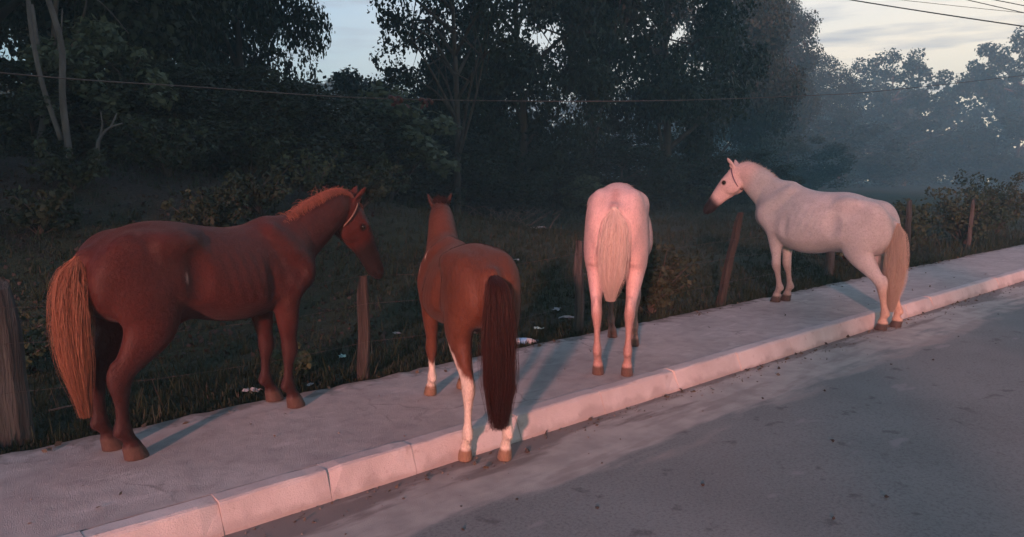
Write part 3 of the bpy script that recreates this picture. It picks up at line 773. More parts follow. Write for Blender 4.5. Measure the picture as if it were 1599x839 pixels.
def kerb_stone(L, seed):
    r = np.random.default_rng(seed); n = 7
    prof = [(-.070, -.06), (-.066, .02), (-.022, .136), (-.014, .150), (.000, .157), (.085, .158), (.097, .150), (.098, -.06)]
    xs = np.linspace(.0015, L - .0015, n); V = []
    for a, x in enumerate(xs):
        e = 0.0015 if a in (0, n - 1) else 0.0
        for q, (y, z) in enumerate(prof):
            V.append((x, y + (e if y < 0 else -e) + r.normal() * .0014, z - (e if z > .1 else 0) + r.normal() * .0014))
    if r.random() < .25:      # a chipped corner
        k = 0 if r.random() < .5 else n - 1
        for q in (2, 3, 4): V[k * 8 + q] = (V[k * 8 + q][0], V[k * 8 + q][1] + .010, V[k * 8 + q][2] - .012)
    F = [(a * 8 + q, (a + 1) * 8 + q, (a + 1) * 8 + q + 1, a * 8 + q + 1) for a in range(n - 1) for q in range(7)]
    F += [(0, 1, 2, 3), (0, 3, 4, 7), (4, 5, 6, 7)]; o_ = (n - 1) * 8
    F += [(o_ + 3, o_ + 2, o_ + 1, o_), (o_ + 7, o_ + 4, o_ + 3, o_), (o_ + 7, o_ + 6, o_ + 5, o_ + 4)]
    return mesh_np('kerb_stone', np.array(V), np.array(F), False)
joints = [-1.2, -.35, .12, .66, 1.23, 1.80, 2.34, 3.16, 3.98, 4.88, 5.80]
while joints[-1] < 60: joints.append(joints[-1] + (0.9 if joints[-1] < 30 else 1.8) + .06 * rr.normal())
for i, (a, b) in enumerate(zip(joints[:-1], joints[1:])):
    o = link('kerb_stone', kerb_stone(b - a, i), MAT['limewash'], kerb, (a, rr.normal() * .002, rr.normal() * .0015))
    o.rotation_euler = (rr.normal() * .004, 0, rr.normal() * .0015)

# ------------------------------------------------------------------ trees
def leaf_mat(name, trans=.25):
    t = NT(name); col = t.attr(); t.put(t.b.inputs['Base Color'], col); t.b.inputs['Roughness'].default_value = .6
    tr = t.n.new('ShaderNodeBsdfTranslucent'); t.l.new(col, tr.inputs['Color'])
    mx = t.n.new('ShaderNodeMixShader'); mx.inputs[0].default_value = trans
    t.l.new(t.b.outputs[0], mx.inputs[1]); t.l.new(tr.outputs[0], mx.inputs[2]); t.l.new(mx.outputs[0], t.out.inputs['Surface'])
    return t.m
MAT['leaf'] = leaf_mat('leaf')
MAT['bark'] = simple_mat('bark', (.055, .045, .038), (.095, .080, .068), 5, .9, (1, 1, .25), .6, .03)
MAT['pale_bark'] = simple_mat('pale_bark', (.14, .13, .125), (.075, .070, .067), 6, .9, (1, 1, .35), .5, .02)

def leaves_np(C, rad, n_each, leaf, r, cols, flat=.75, shell=.55):
    """leaf quads around clump centres C with radii rad -> verts, quads, colours"""
    m = len(C); N = m * n_each
    c = np.repeat(C, n_each, 0); ra = np.repeat(rad, n_each)
    d = r.normal(size=(N, 3)); d /= np.linalg.norm(d, axis=1)[:, None]
    s = ra * (shell + (1 - shell) * r.random(N)) * np.where(r.random(N) < .12, 1.25, 1.0)
    p = c + d * s[:, None] * np.array([1, 1, flat])
    nrm = d * .6 + r.normal(size=(N, 3)) * .55 + np.array([0, 0, .45]); nrm /= np.linalg.norm(nrm, axis=1)[:, None]
    t1 = np.cross(nrm, r.normal(size=(N, 3))); t1 /= np.linalg.norm(t1, axis=1)[:, None]; t1[:, 2] -= .25; t2 = np.cross(nrm, t1)
    L = (leaf * (.6 + .8 * r.random(N)))[:, None]; w = L * (.30 + .12 * r.random(N))[:, None]
    V = np.stack([p - t1 * L * .5, p + t2 * w - nrm * L * .05, p + t1 * L * .5, p - t2 * w - nrm * L * .05], 1).reshape(-1, 3)
    F = np.arange(4 * N).reshape(-1, 4)
    k = np.clip(np.repeat(r.random(m), n_each) * .6 + r.random(N) * .5, 0, 1)[:, None]
    col = np.array(cols[0]) * (1 - k) + np.array(cols[1]) * k
    return V, F, np.repeat(col * (.8 + .4 * r.random(N))[:, None], 4, 0)

def tree_meshes(seed, H=12.0, R=4.5, cb=2.0, clumps=90, per=240, leaf=.22, tr=.22, cols=((.015, .025, .016), (.030, .042, .024)), crad=(.75, 1.35), limbs=11, lean=0.0, flat=.75):
    r = np.random.default_rng(seed); bag = Bag()
    top = np.array([lean, r.normal() * .3, H * .80])
    stem = catmull([(0, 0, -.3), (r.normal() * .12, r.normal() * .12, H * .22), (top[0] * .5 + r.normal() * .25, r.normal() * .25, H * .5), tuple(top)], 5)
    bag.add(*tube_np(stem, np.linspace(1, .22, len(stem)) * tr * np.where(np.arange(len(stem)) == 0, 1.35, 1), 9))
    u = r.normal(size=(clumps, 3)); u /= np.linalg.norm(u, axis=1)[:, None]
    s = (.45 + .55 * r.random(clumps) ** .6)[:, None]
    zc = (cb + H) / 2; C = u * s * np.array([R, R, (H - cb) / 2]) + np.array([lean * .6, 0, zc])
    C[:, :2] *= (1.12 - .35 * ((C[:, 2:3] - zc) / ((H - cb) / 2)))          # broader low, narrower high
    rad = r.uniform(*crad, clumps)
    for q in range(limbs):
        f = .25 + .65 * q / limbs; b = stem[int(f * (len(stem) - 1))]
        cand = C[np.argsort(np.abs(C[:, 2] - (b[2] + H * .12)))[:max(6, clumps // 4)]]; e = cand[r.integers(len(cand))]
        mid = (b + e) / 2 + r.normal(size=3) * .25 + np.array([0, 0, .25])
        lp = catmull([b, mid, e], 5); bag.add(*tube_np(lp, np.linspace(1, .15, len(lp)) * tr * .42, 6))
        for z in range(2):
            b2 = lp[5 + 2 * z]; e2 = C[r.integers(clumps)]; e2 = b2 + (e2 - b2) * min(1, 2.2 / max(.1, np.linalg.norm(e2 - b2)))
            sp2 = catmull([b2, (b2 + e2) / 2 + r.normal(size=3) * .15, e2], 4); bag.add(*tube_np(sp2, np.linspace(1, .2, len(sp2)) * tr * .16, 5))
    V, F, K = leaves_np(C, rad, per, leaf, r, cols, flat)
    return bag.mesh('trunk'), mesh_np('crown', V, F, False, K)

PALE = ((.060, .085, .050), (.110, .135, .085))
PROTO = {
    'dense': tree_meshes(101, 12, 4.2, 1.2, 130, 430, .155, .24),
    'dense2': tree_meshes(102, 12, 4.0, 2.0, 120, 450, .155, .26, lean=.6),
    'high': tree_meshes(103, 13, 4.2, 5.2, 95, 400, .155, .24, limbs=14),
    'airy': tree_meshes(104, 11, 3.4, 3.4, 62, 170, .15, .17, crad=(.45, .85), limbs=16, lean=-.5),
    'airy2': tree_meshes(105, 13, 5.0, 4.5, 85, 170, .24, .24, crad=(.6, 1.1), limbs=16),
    'low': tree_meshes(106, 5, 2.6, .1, 70, 300, .12, .10, crad=(.45, .8), limbs=8),
    'pale': tree_meshes(107, 3.2, 1.1, .6, 34, 120, .13, .05, cols=PALE, crad=(.22, .42), limbs=8),
}
for k, (tm, cm) in PROTO.items():
    tm.materials.append(MAT['bark']); cm.materials.append(MAT['leaf'])
def tree(az, d, proto, H, R=None, rot=0.0, label='', group=None, name='tree', cat='tree'):
    x, y = pol(az, d); z = float(ground_z(x, y)) - .05
    base = {'dense': 12, 'dense2': 12, 'high': 13, 'airy': 11, 'airy2': 13, 'low': 5, 'pale': 3.2}[proto]; br = {'dense': 4.2, 'dense2': 4.0, 'high': 4.2, 'airy': 3.4, 'airy2': 5.0, 'low': 2.6, 'pale': 1.1}[proto]
    o = empty(name, (x, y, z), rot); k = H / base; o.scale = ((R / br if R else k), (R / br if R else k), k)
    tag(o, label, cat, group)
    link('trunk', PROTO[proto][0], None, o); link('crown', PROTO[proto][1], None, o)
    return o
G = 'trees of the dark wood'
tree(83.5, 16.5, 'dense', 13, 4.0, .4, 'dark leafy tree at the left edge of the wood behind the pale trunks', G)
tree(75.0, 17.5, 'dense2', 13, 2.6, 1.9, 'dense dark tree above the leafy bank behind the red horse', G)
tree(68.0, 21.5, 'dense', 14, 2.0, 3.1, 'tall dark tree whose edge borders the left gap of blue sky', G)
tree(79.0, 26.0, 'dense2', 15, 4.5, 4.0, 'shadowed tree deep in the wood at the left', G)
tree(72.5, 31.0, 'dense', 15, 3.0, 5.0, 'shadowed tree deep in the wood left of the sky gap', G)
tree(52.4, 22.5, 'airy', 11, 2.5, .8, 'thin leaved tree with sky showing through, right of the sky gap', G)
tree(58.8, 29.0, 'low', 5.2, 3.0, .2, 'low bushy tree below the gap of blue sky', G)
tree(53.5, 28.0, 'low', 5.6, 3.0, 2.2, 'low bushy tree beneath the thin leaved tree', G)
tree(47.6, 27.0, 'dense', 14, 3.0, 2.4, 'dense dark tree behind the bay horse and brush pile', G)
tree(42.0, 32.0, 'high', 17, 3.4, .9, 'high crowned tree with bright sky showing beneath its branches', G)
tree(42.5, 38.0, 'low', 4.2, 4.2, 4.4, 'low thicket tree under the high crown behind the white horse', G)
tree(36.6, 34.0, 'dense2', 15, 3.6, 3.6, 'broad dark tree rising right of the bright sky hole', G)
tree(33.2, 60.0, 'dense', 20, 4.8, 5.5, 'hazy dark tree above the head of the pale grey horse', G)
tree(30.0, 100.0, 'dense2', 26, 6.4, 1.2, 'blue hazed tree whose slope meets the bright evening sky', G)
tree(26.6, 140.0, 'dense', 22.5, 7.0, 2.7, 'hazy tree at the foot of the sloping tree line', G)
tree(21.6, 175.0, 'airy2', 28.0, 10.5, .3, 'far hazy tree with a ragged top, alone against the evening sky', G)
tree(14.2, 180.0, 'airy2', 31.0, 10.0, 2.0, 'tall far tree with sky showing through at the right edge', G)
# unseen tree row behind the viewer, added to keep low sun off the wood
ROW = ['first', 'second', 'third', 'fourth', 'fifth', 'sixth', 'seventh', 'eighth', 'ninth', 'tenth']
for i, x in enumerate([-44.5, -38.5, -32.7, -27.0, -21.3, -12.2, -6.6, -.8, 5.2, 11.5]):
    o = tree(0, 1, 'high', 18.5, 4.9, i * .9, 'tall added shade tree, %s of the unseen row across the road behind the viewer' % ROW[i], 'unseen shade trees added across the road'); o.location = (x, -10.2 - .5 * (i % 2), -.05)
tree(76.4, 13.6, 'pale', 2.2, .9, .5, 'pale green sapling on the bank right of the pale trunks', None)
tree(58.2, 19.0, 'pale', 3.0, 1.6, 2.5, 'pale leaved small tree under the blue sky gap', None)
tree(42.6, 26.0, 'pale', 1.3, .9, 1.5, 'small pale shrub at the foot of the wood left of the white horse', None, 'shrub', 'shrub')
tree(35.3, 36.0, 'pale', 1.5, 1.1, .2, 'pale leaved shrub beyond the muzzle of the grey horse', None, 'shrub', 'shrub')
SH = [(80.5, 14.2, 1.6), (77.5, 15.0, 1.9), (72.5, 14.0, 1.7), (69.8, 15.2, 2.2), (66.5, 16.2, 2.3), (63.4, 18.5, 2.6), (60.5, 22.5, 2.6), (56.0, 24.0, 2.9), (51.5, 25.0, 2.6), (49.5, 27.5, 3.0), (45.0, 29.5, 2.7), (39.5, 31.0, 2.8), (34.6, 37.0, 3.0), (31.0, 45.0, 3.2), (28.0, 85.0, 6.5), (24.6, 135.0, 11.5), (20.5, 160.0, 12.5), (17.2, 165.0, 11.0), (13.6, 160.0, 13.0)]
SHL = ['low shrub at the left edge of the wood behind the pale trunks', 'shrub just right of the gnarled stump', 'low shrub on the bank left of the pale sapling', 'shrub at the wood edge above the middle of the red horse', 'shrub at the wood edge above the red horse withers', 'rounded shrub above the neck of the red horse', 'shrub below the gap of blue sky', 'shrub right below the thin leaved tree', 'shrub above the head of the bay horse', 'tall shrub left of the brush pile at the wood foot', 'shrub behind the brush pile', 'dark shrub just right above the white horse rump', 'shrub beyond the muzzle of the grey horse', 'shrub above the ears of the grey horse', 'hazy shrub above the back of the grey horse', 'big hazy shrub at the foot of the sloping tree line', 'far hazy shrub below the ragged lone tree', 'far hazy shrub between the two far trees', 'far hazy shrub at the foot of the right edge tree']
for i, (az, d, h) in enumerate(SH):
    tree(az, d, 'low', h, h * .85, i * 1.7, SHL[i], 'shrubs along the foot of the wood', 'shrub', 'shrub')

# far wood closing the horizon, one mass
def far_wood():
    r = np.random.default_rng(77); C = []; 
    for az in np.arange(4, 100, .42):
        d = r.uniform(195, 225) if az < 60 else r.uniform(60, 90); x, y = pol(az, d); h = (11.5 + 1.6 * math.sin(az * .9) + r.normal() * 1.2) * (d / 105)
        for q in range(9): C.append((x + r.normal() * 2.2, y + r.normal() * 2.2, h * (q + .6) / 9.5 + r.normal() * .4))
    C = np.array(C); V, F, K = leaves_np(C, r.uniform(2.0, 3.8, len(C)) * np.where(np.hypot(C[:, 0], C[:, 1]) > 130, 1.0, .6), 60, 1.15, r, ((.026, .040, .022), (.048, .066, .034)))
    o = link('far_wood', mesh_np('far_wood', V, F, False, K), MAT['leaf']); o['kind'] = 'stuff'; tag(o, 'far dark wood closing the field along the horizon', 'wood')
far_wood()
# wooded hill in the gap
def hill():
    xs = np.linspace(-1, 1, 60); X, Y = np.meshgrid(xs, xs, indexing='ij'); R_ = np.hypot(X, Y)
    Z = 20 * np.clip(1 - R_ ** 2, 0, 1) ** 1.2 + .8 * nz(X * 60, Y * 60, .35, 2) * (R_ < 1)
    cx_, cy_ = pol(61.5, 165); V = np.stack([cx_ + X * 50, cy_ + Y * 40, Z], -1).reshape(-1, 3); n = 60
    i = np.arange(n - 1)[:, None] * n; j = np.arange(n - 1)[None]; F = np.stack([i + j, i + n + j, i + n + j + 1, i + j + 1], -1).reshape(-1, 4)
    structure(link('hill', mesh_np('hill', V, F, True), simple_mat('hill_cover', (.030, .045, .024), (.05, .066, .036), .3, .95)))
    r = np.random.default_rng(3); m = 700; a = r.uniform(-1, 1, (m, 2)); a = a[np.hypot(a[:, 0], a[:, 1]) < .95]; z = 20 * np.clip(1 - (a ** 2).sum(1), 0, 1) ** 1.2
    C = np.column_stack([cx_ + a[:, 0] * 50, cy_ + a[:, 1] * 40, z + .6]); V, F, K = leaves_np(C, r.uniform(1.2, 2.4, len(C)), 40, .9, r, ((.030, .045, .024), (.05, .066, .036)))
    o = link('hill_forest', mesh_np('hill_forest', V, F, False, K), MAT['leaf']); o['kind'] = 'stuff'; tag(o, 'distant forest covering the hill in the sky gap', 'forest')
hill()

# pale twin-stemmed tree on the bank
def stems_tree(loc, stems, label, mat, name='bare_tree'):
    o = empty(name, loc); tag(o, label, 'tree'); bag = Bag()
    tr = link('trunk', None, None, o) if False else None
    first = True
    for pts, r0, r1 in stems:
        P = catmull(pts, 6); V, F = tube_np(P, np.linspace(r0, r1, len(P)), 8)
        if first: link('trunk', mesh_np('trunk', V, F, True), mat, o)
        else: link('branch', mesh_np('branch', V, F, True), mat, o)
        first = False
    return o
bx, by = 2.49, 12.25; bz = float(ground_z(bx, by)) - .05
stems_tree((bx, by, bz), [
    ([(0, 0, -.1), (-.05, 0, .9), (-.02, 0, 1.7), (-.18, .1, 2.6), (-.25, .1, 3.6), (-.1, .2, 5.2)], .050, .028),
    ([(-.10, .02, .35), (-.28, .1, 1.2), (-.36, .1, 2.1), (-.30, .2, 3.0), (-.42, .2, 4.5)], .036, .022),
    ([(-.2, .1, 2.35), (.15, -.1, 2.55), (.55, -.2, 2.62), (.95, -.25, 2.35)], .028, .008),
    ([(.35, -.15, 2.6), (.7, -.3, 2.9), (1.1, -.4, 2.9)], .018, .006),
    ([(.15, -.1, 2.55), (.6, .1, 2.3), (.9, .1, 1.95)], .014, .005),
    ([(-.3, .1, 2.3), (-.65, 0, 2.5), (-.95, -.1, 2.4)], .026, .010),
    ([(-.2, .1, 2.8), (.3, .3, 3.4), (1.0, .4, 3.5)], .026, .008)], 'bare pale twin trunked tree standing on the leafy bank at left', MAT['pale_bark'])
gx, gy = 2.74, 11.9; gz = float(ground_z(gx, gy)) - .03
stems_tree((gx, gy, gz), [([(0, 0, 0), (.02, 0, .22), (.05, 0, .42), (.18, 0, .58), (.36, -.05, .66)], .040, .010), ([(.05, 0, .40), (.10, 0, .62), (.09, 0, .82)], .018, .006), ([(.2, 0, .58), (.30, 0, .80)], .018, .008)], 'short gnarled pale stump with a bent branch beside the twin trunks', MAT['pale_bark'], 'stump')
for i, (az, d, h, lab) in enumerate([(80.4, 13.4, 2.3, 'slim grey leaning trunk left of the pale twin trunks'), (78.6, 14.6, 3.4, 'thin dark trunk just behind the pale twin trunks')]):
    x, y = pol(az, d); z = float(ground_z(x, y)) - .05
    stems_tree((x, y, z), [([(0, 0, 0), (.15 * (-1) ** i, 0, h * .4), (.1, .1, h)], .055, .03), ([(.1, 0, h * .5), (.4, 0, h * .75), (.5, .1, h)], .025, .008)], lab, MAT['pale_bark'] if i == 0 else MAT['bark'])

# ------------------------------------------------------------------ grass and ground cover
def grass():
    r = np.random.default_rng(9); N = 95000
    d = np.exp(r.uniform(math.log(4.6), math.log(48), N)); az = np.radians(r.uniform(8, 90, N)); x = d * np.cos(az); y = d * np.sin(az)
    ok = (y > 4.97 + .03 * r.random(N)) & (r.random(N) < (.30 + .75 * (nz(x, y, .8, 2) + .5)) * (1 - .75 * ss(ground_z(x, y), .8, 1.5))); x, y, d = x[ok], y[ok], d[ok]
    ex = r.uniform(0, 30, 9000); x = np.concatenate([x, ex]); y = np.concatenate([y, 4.97 + r.random(9000) ** 2 * .22]); d = np.hypot(x, y)
    tx = r.uniform(.2, 22, 520); ty = 5.0 + r.random(520) ** 1.6 * 7; tall = np.concatenate([np.zeros(len(x) * 4), np.ones(520 * 14)])
    B = 4; x = np.concatenate([np.repeat(x, 4), np.repeat(tx, 14)]); y = np.concatenate([np.repeat(y, 4), np.repeat(ty, 14)]); d = np.hypot(x, y); B = 1; x = np.repeat(x, B) + r.normal(size=len(x) * B) * .025; y = np.repeat(y, B) + np.abs(r.normal(size=len(y) * B)) * .02; d = np.repeat(d, B); n = len(x)
    z = ground_z(x, y) - .008; h = (.018 + .050 * r.random(n) ** 2 + .12 * (r.random(n) < .05) * r.random(n)) * (.8 + .035 * np.clip(d, 0, 25)) * (1 + tall * 2.2 * r.random(n)); w = .0030 + .00045 * d
    a = r.uniform(0, 6.28, n); b = r.uniform(0, 6.28, n); lx, ly = np.cos(b) * h * .6 * r.random(n), np.sin(b) * h * .6 * r.random(n)
    dx, dy = np.cos(a) * w, np.sin(a) * w
    V = np.stack([np.stack([x - dx, y - dy, z], 1), np.stack([x + dx, y + dy, z], 1), np.stack([x + dx * .3 + lx, y + dy * .3 + ly, z + h], 1), np.stack([x - dx * .3 + lx, y - dy * .3 + ly, z + h], 1)], 1).reshape(-1, 3)
    k = np.clip(.5 + .5 * nz(x, y, 1.6, 12) + .25 * r.normal(size=n), 0, 1)[:, None]; dry = (r.random(n) < .07)[:, None]
    c = np.array((.011, .022, .010)) * (1 - k) + np.array((.026, .040, .018)) * k; c = np.where(dry, np.array((.045, .040, .026)), c)
    o = link('grass', mesh_np('grass', V, np.arange(4 * n).reshape(-1, 4), False, np.repeat(c, 4, 0)), MAT['leaf']); o['kind'] = 'stuff'; tag(o, 'short dark grass covering the field behind the pavement', 'grass')
grass()
def leaf_litter():
    r = np.random.default_rng(10); n = 5000; az = np.radians(r.uniform(58, 90, n)); d = r.uniform(7, 17, n); x, y = d * np.cos(az), d * np.sin(az); z = ground_z(x, y) + .012
    C = np.column_stack([x, y, z]); V, F, K = leaves_np(C, np.full(n, .02), 1, .050, r, ((.020, .017, .014), (.050, .041, .034)), .4)
    o = link('leaf_litter', mesh_np('leaf_litter', V, F, False, K), MAT['leaf']); o['kind'] = 'stuff'; tag(o, 'brown fallen leaves scattered over the bank', 'leaf litter')
leaf_litter()
def bush(loc, R, H, n, seed, label, cols=((.020, .030, .016), (.050, .062, .032)), leaf=.055, group=None, spread_=1.0):
    r = np.random.default_rng(seed); o = empty('bush', loc); tag(o, label, 'bush', group); bag = Bag(); C = []
    for q in range(n):
        a = r.uniform(0, 6.28); e = np.array([math.cos(a) * R * r.random() ** .6 * spread_, math.sin(a) * R * r.random() ** .6, H * (.35 + .65 * r.random())])
        P = catmull([(0, 0, -.03), tuple(e * (.35, .35, .5) + r.normal(size=3) * .03), tuple(e)], 4); bag.add(*tube_np(P, np.linspace(.010, .003, len(P)), 5)); C += [P[-1], P[-3], P[-5]]
    link('stems', bag.mesh('stems'), MAT['bark'], o)
    V, F, K = leaves_np(np.array(C), r.uniform(.07, .14, len(C)) * H / .8, 26, leaf, r, cols); link('foliage', mesh_np('foliage', V, F, False, K), MAT['leaf'], o)
    return o
gz_ = lambda x, y: float(ground_z(x, y))
bush((7.15, 5.45, gz_(7.15, 5.45)), .52, .80, 55, 1, 'dark leafy bush beside the pavement right of the white horse')
WEEDS = 'weeds along the fence beyond the grey horse'
for i, (x, y, h, lab) in enumerate([(17.0, 6.4, 1.15, 'tall hazy weed clump just right of the grey horse tail'), (20.5, 6.2, 1.35, 'broad weed clump by the pavement between two others at right'), (24.5, 6.6, 1.7, 'tallest weed clump beside the pavement near the right edge'), (14.2, 6.3, .75, 'low weed clump behind the grey horse hind legs')]):
    bush((x, y, gz_(x, y)), h * .75, h, 44, 20 + i, lab, ((.03, .045, .025), (.06, .085, .045)), .08, WEEDS)
for i, (x, y, h, lab) in enumerate([(.95, 6.9, .5, 'small weed in the grass right of the split post at the left edge'), (4.9, 5.9, .22, 'tuft of broad leaves in the grass behind the bay horse'), (2.6, 5.5, .25, 'leafy weed by the front hooves of the red horse'), (5.6, 11.0, .8, 'leafy bush on the slope above the red horse back')]):
    bush((x, y, gz_(x, y)), h * .7, h, 14, 40 + i, lab, ((.03, .045, .022), (.07, .09, .045)), .05)

SCR = 'scrub on the leafy bank'
for i, (x, y, h, lab) in enumerate([(1.6, 9.6, .45, 'low scrub on the bank above the left fence post'), (3.4, 9.4, .60, 'leafy scrub on the bank above the red horse croup'), (4.4, 10.2, .70, 'scrub on the bank over the middle of the red horse back'), (3.6, 11.6, .80, 'scrub at the top of the bank right of the gnarled stump'), (5.2, 12.4, .9, 'scrub at the wood edge above the red horse withers'), (6.6, 11.2, .75, 'leafy scrub behind the ears of the red horse'), (2.2, 10.8, .55, 'scrub just below the pale twin trunks'), (7.6, 12.6, .9, 'scrub right of the red horse head at the wood edge'), (1.0, 11.2, .7, 'scrub at the left edge below the wood')]):
    bush((x, y, gz_(x, y)), h * .9, h, 26, 70 + i, lab, ((.016, .026, .014), (.045, .060, .030)), .065, SCR)
# ------------------------------------------------------------------ fence
MAT['post'] = simple_mat('weathered_wood', (.038, .036, .034), (.095, .090, .085), 24, .9, (1, 1, .07), 1.0, .02)
MAT['post_red'] = simple_mat('reddish_wood', (.026, .022, .019), (.056, .047, .041), 24, .9, (1, 1, .07), 1.0, .02)
MAT['wire'] = simple_mat('rusty_wire', (.05, .04, .034), (.09, .075, .065), 30, .6)
def post(base, top, w, seed, label, mat, pointed=False, flat=.75):
    r = np.random.default_rng(seed); b = np.array([base[0], base[1], gz_(base[0], base[1]) - .15]); t_ = np.array(top, float); n = 9; sides = 9
    prof = .5 * w * (1 + .16 * r.normal(size=sides)); V = []
    for i in range(n):
        f = i / (n - 1); c = b + (t_ - b) * f + np.array([r.normal() * .006, r.normal() * .006, 0])
        k = (1.06 - .12 * f) * (.72 if i == n - 1 else 1)
        for j in range(sides):
            a = j / sides * 6.2832 + .1 * r.normal() * 0
            z = (.07 * (1 - abs(math.cos(a * .5 + .8))) * 1.2 if pointed and i == n - 1 else (r.normal() * .008 if i == n - 1 else 0))
            V.append((c[0] + math.cos(a) * prof[j] * k, c[1] + math.sin(a) * prof[j] * k * flat, c[2] + z))
    F = [(i * sides + j, i * sides + (j + 1) % sides, (i + 1) * sides + (j + 1) % sides, (i + 1) * sides + j) for i in range(n - 1) for j in range(sides)]
    me = mesh_np('fence_post', np.array(V), np.array(F), False); bm_cap = [(n - 1) * sides + j for j in range(sides)]
    import bmesh
    bm = bmesh.new(); bm.from_mesh(me); bm.verts.ensure_lookup_table(); bm.faces.new([bm.verts[i] for i in bm_cap]); bm.to_mesh(me); bm.free()
    o = link('fence_post', me, mat); tag(o, label, 'post', 'posts of the wire fence'); return t_
post((.68, 5.30), (.64, 5.30, 1.04), .19, 1, 'thick split grey fence post at the left edge', MAT['post'], True)
post((2.97, 5.08), (2.985, 5.06, .93), .088, 2, 'thin reddish fence post below the muzzle of the red horse', MAT['post_red'])
post((5.62, 5.22), (5.60, 5.22, 1.05), .12, 3, 'dark fence post half hidden behind the white horse', MAT['post'])
post((8.02, 5.12), (8.36, 5.04, 1.26), .125, 4, 'leaning pale brown fence post beneath the neck of the grey horse', MAT['post_red'])
post((11.95, 5.55), (12.0, 5.55, 1.10), .17, 5, 'dark fence post seen under the belly of the grey horse', MAT['post'])
post((15.6, 5.72), (15.6, 5.72, 1.25), .13, 6, 'hazy fence post just behind the tail of the grey horse', MAT['post'])
post((20.0, 5.95), (20.1, 5.95, 1.2), .12, 7, 'far fence post among the weeds near the right edge', MAT['post'])
PX = [(-2.5, 5.42), (.66, 5.21), (2.98, 5.01), (5.61, 5.15), (8.2, 5.02), (11.97, 5.46), (15.6, 5.65), (20.05, 5.89), (30, 6.3)]
for k, (h, lab) in enumerate([(.42, 'lowest barbed wire strand of the field fence'), (.72, 'middle barbed wire strand of the field fence'), (.98, 'topmost barbed wire strand of the field fence')]):
    pts = []; r = np.random.default_rng(60 + k)
    for (a, b) in zip(PX[:-1], PX[1:]):
        for f in np.linspace(0, 1, 7)[:-1]:
            hh = h if abs(a[0] - 2.98) > .1 or k < 2 else .90
            pts.append((a[0] + (b[0] - a[0]) * f, a[1] + (b[1] - a[1]) * f, h * (.96 if k == 2 else 1) - .05 * math.sin(math.pi * f) + r.normal() * .004))
    o = empty('fence_wire', pts[0]); tag(o, lab, 'wire', 'wires of the field fence')
    Q = np.array(pts) - np.array(pts[0]); V, F = tube_np(Q, .0014, 5); link('strand', mesh_np('strand', V, F, True), MAT['wire'], o)
    barb = Bag()
    for i in range(2, len(Q) - 1):
        if Q[i][0] > 14: break
        for s in range(3):
            c = Q[i] + (Q[i + 1] - Q[i]) * (s / 3); d = r.normal(size=3); d /= np.linalg.norm(d)
            v, f = tube_np([c - d * .014, c + d * .014], .0014, 4); barb.add(v, f)
    bo = link('barbs', barb.mesh('barbs'), MAT['wire'], o); bo['kind'] = 'stuff'

# ------------------------------------------------------------------ cable with a rag, power lines
MAT['cable'] = simple_mat('faded_cable', (.085, .075, .074), (.12, .105, .10), 20, .7)
MAT['rag'] = simple_mat('pink_rag', (.12, .065, .066), (.075, .042, .044), 18, .9)
cab = catmull([(-6.0, 8.6, 3.1), (-2.0, 8.6, 2.78), (1.18, 8.42, 2.66), (2.94, 8.51, 2.68), (5.48, 8.36, 2.71), (9.39, 7.48, 2.88), (13.32, 6.89, 3.19), (16.77, 6.55, 3.54), (26, 5.6, 4.7), (40, 4.4, 6.6)], 8)
V, F = tube_np(cab, .0062, 6); tag(link('cable', mesh_np('cable', V, F, True), MAT['cable']), 'faded reddish cable sagging across the field behind the horses', 'cable')
def rag(loc, n, seed, label, L):
    r = np.random.default_rng(seed); bag = Bag()
    a = np.linspace(0, 4 * math.pi, 22); kn = np.stack([.07 * (a / 12.6 - .5) * 3, .028 * np.cos(a), .028 * np.sin(a)], 1); v, f = tube_np(kn, .020 + .006 * np.sin(a * 2.1), 6); bag.add(v, f)
    for q in range(n):
        b = r.uniform(-.10, .10); m = 7; w = .020 + .02 * r.random(); drift = r.normal() * .04
        S = np.array([(b + drift * t * t * 3 + .012 * math.sin(t * 9 + q), .012 * math.sin(t * 7 + q * 2), -.015 - t * L * (.5 + .5 * r.random())) for t in np.linspace(0, 1, m)])
        P = np.concatenate([S - (w, 0, 0), S + (w * .8, .008, 0)]); bag.add(P, [(i, i + 1, m + i + 1, m + i) for i in range(m - 1)])
    o = link('rag', bag.mesh('rag', False), MAT['rag'], None, loc); tag(o, label, 'rag'); return o
ic = np.argmin(np.abs(cab[:, 0] - 5.45)); rag(tuple(cab[ic]), 5, 1, 'pink rag knotted on the sagging cable', .09)
ic2 = np.argmin(np.abs(cab[:, 0] - 5.95)); rag(tuple(cab[ic2] + (0, 0, -.02)), 2, 2, 'small torn pink strip hanging from the cable right of the knot', .11)
MAT['power'] = simple_mat('black_cable', (.03, .03, .032), (.05, .05, .05), 9, .6)
for (a, b, r_, lab) in [((27.28, 12.48, 7.97), (29.05, 7.5, 6.55), .020, 'thick dark power line crossing the sky at upper right'), ((27.73, 11.44, 7.92), (29.04, 7.52, 6.98), .008, 'thinnest power line just above the thick one at upper right'),
                        ((28.55, 9.15, 7.62), (29.04, 7.52, 6.99), .013, 'short steep power line near the upper right corner'), ((28.75, 8.5, 7.56), (29.04, 7.54, 7.22), .013, 'power line nearest the upper right corner')]:
    a, b = np.array(a), np.array(b); d = b - a; d /= np.linalg.norm(d[:2]); m = (a + b) / 2
    s = np.linspace(-24, 24, 49); P = m + s[:, None] * d; P[:, 2] += .0022 * s ** 2
    V, F = tube_np(P, r_, 6); tag(link('power_line', mesh_np('power_line', V, F, True), MAT['power']), lab, 'power line', 'power lines over the road')

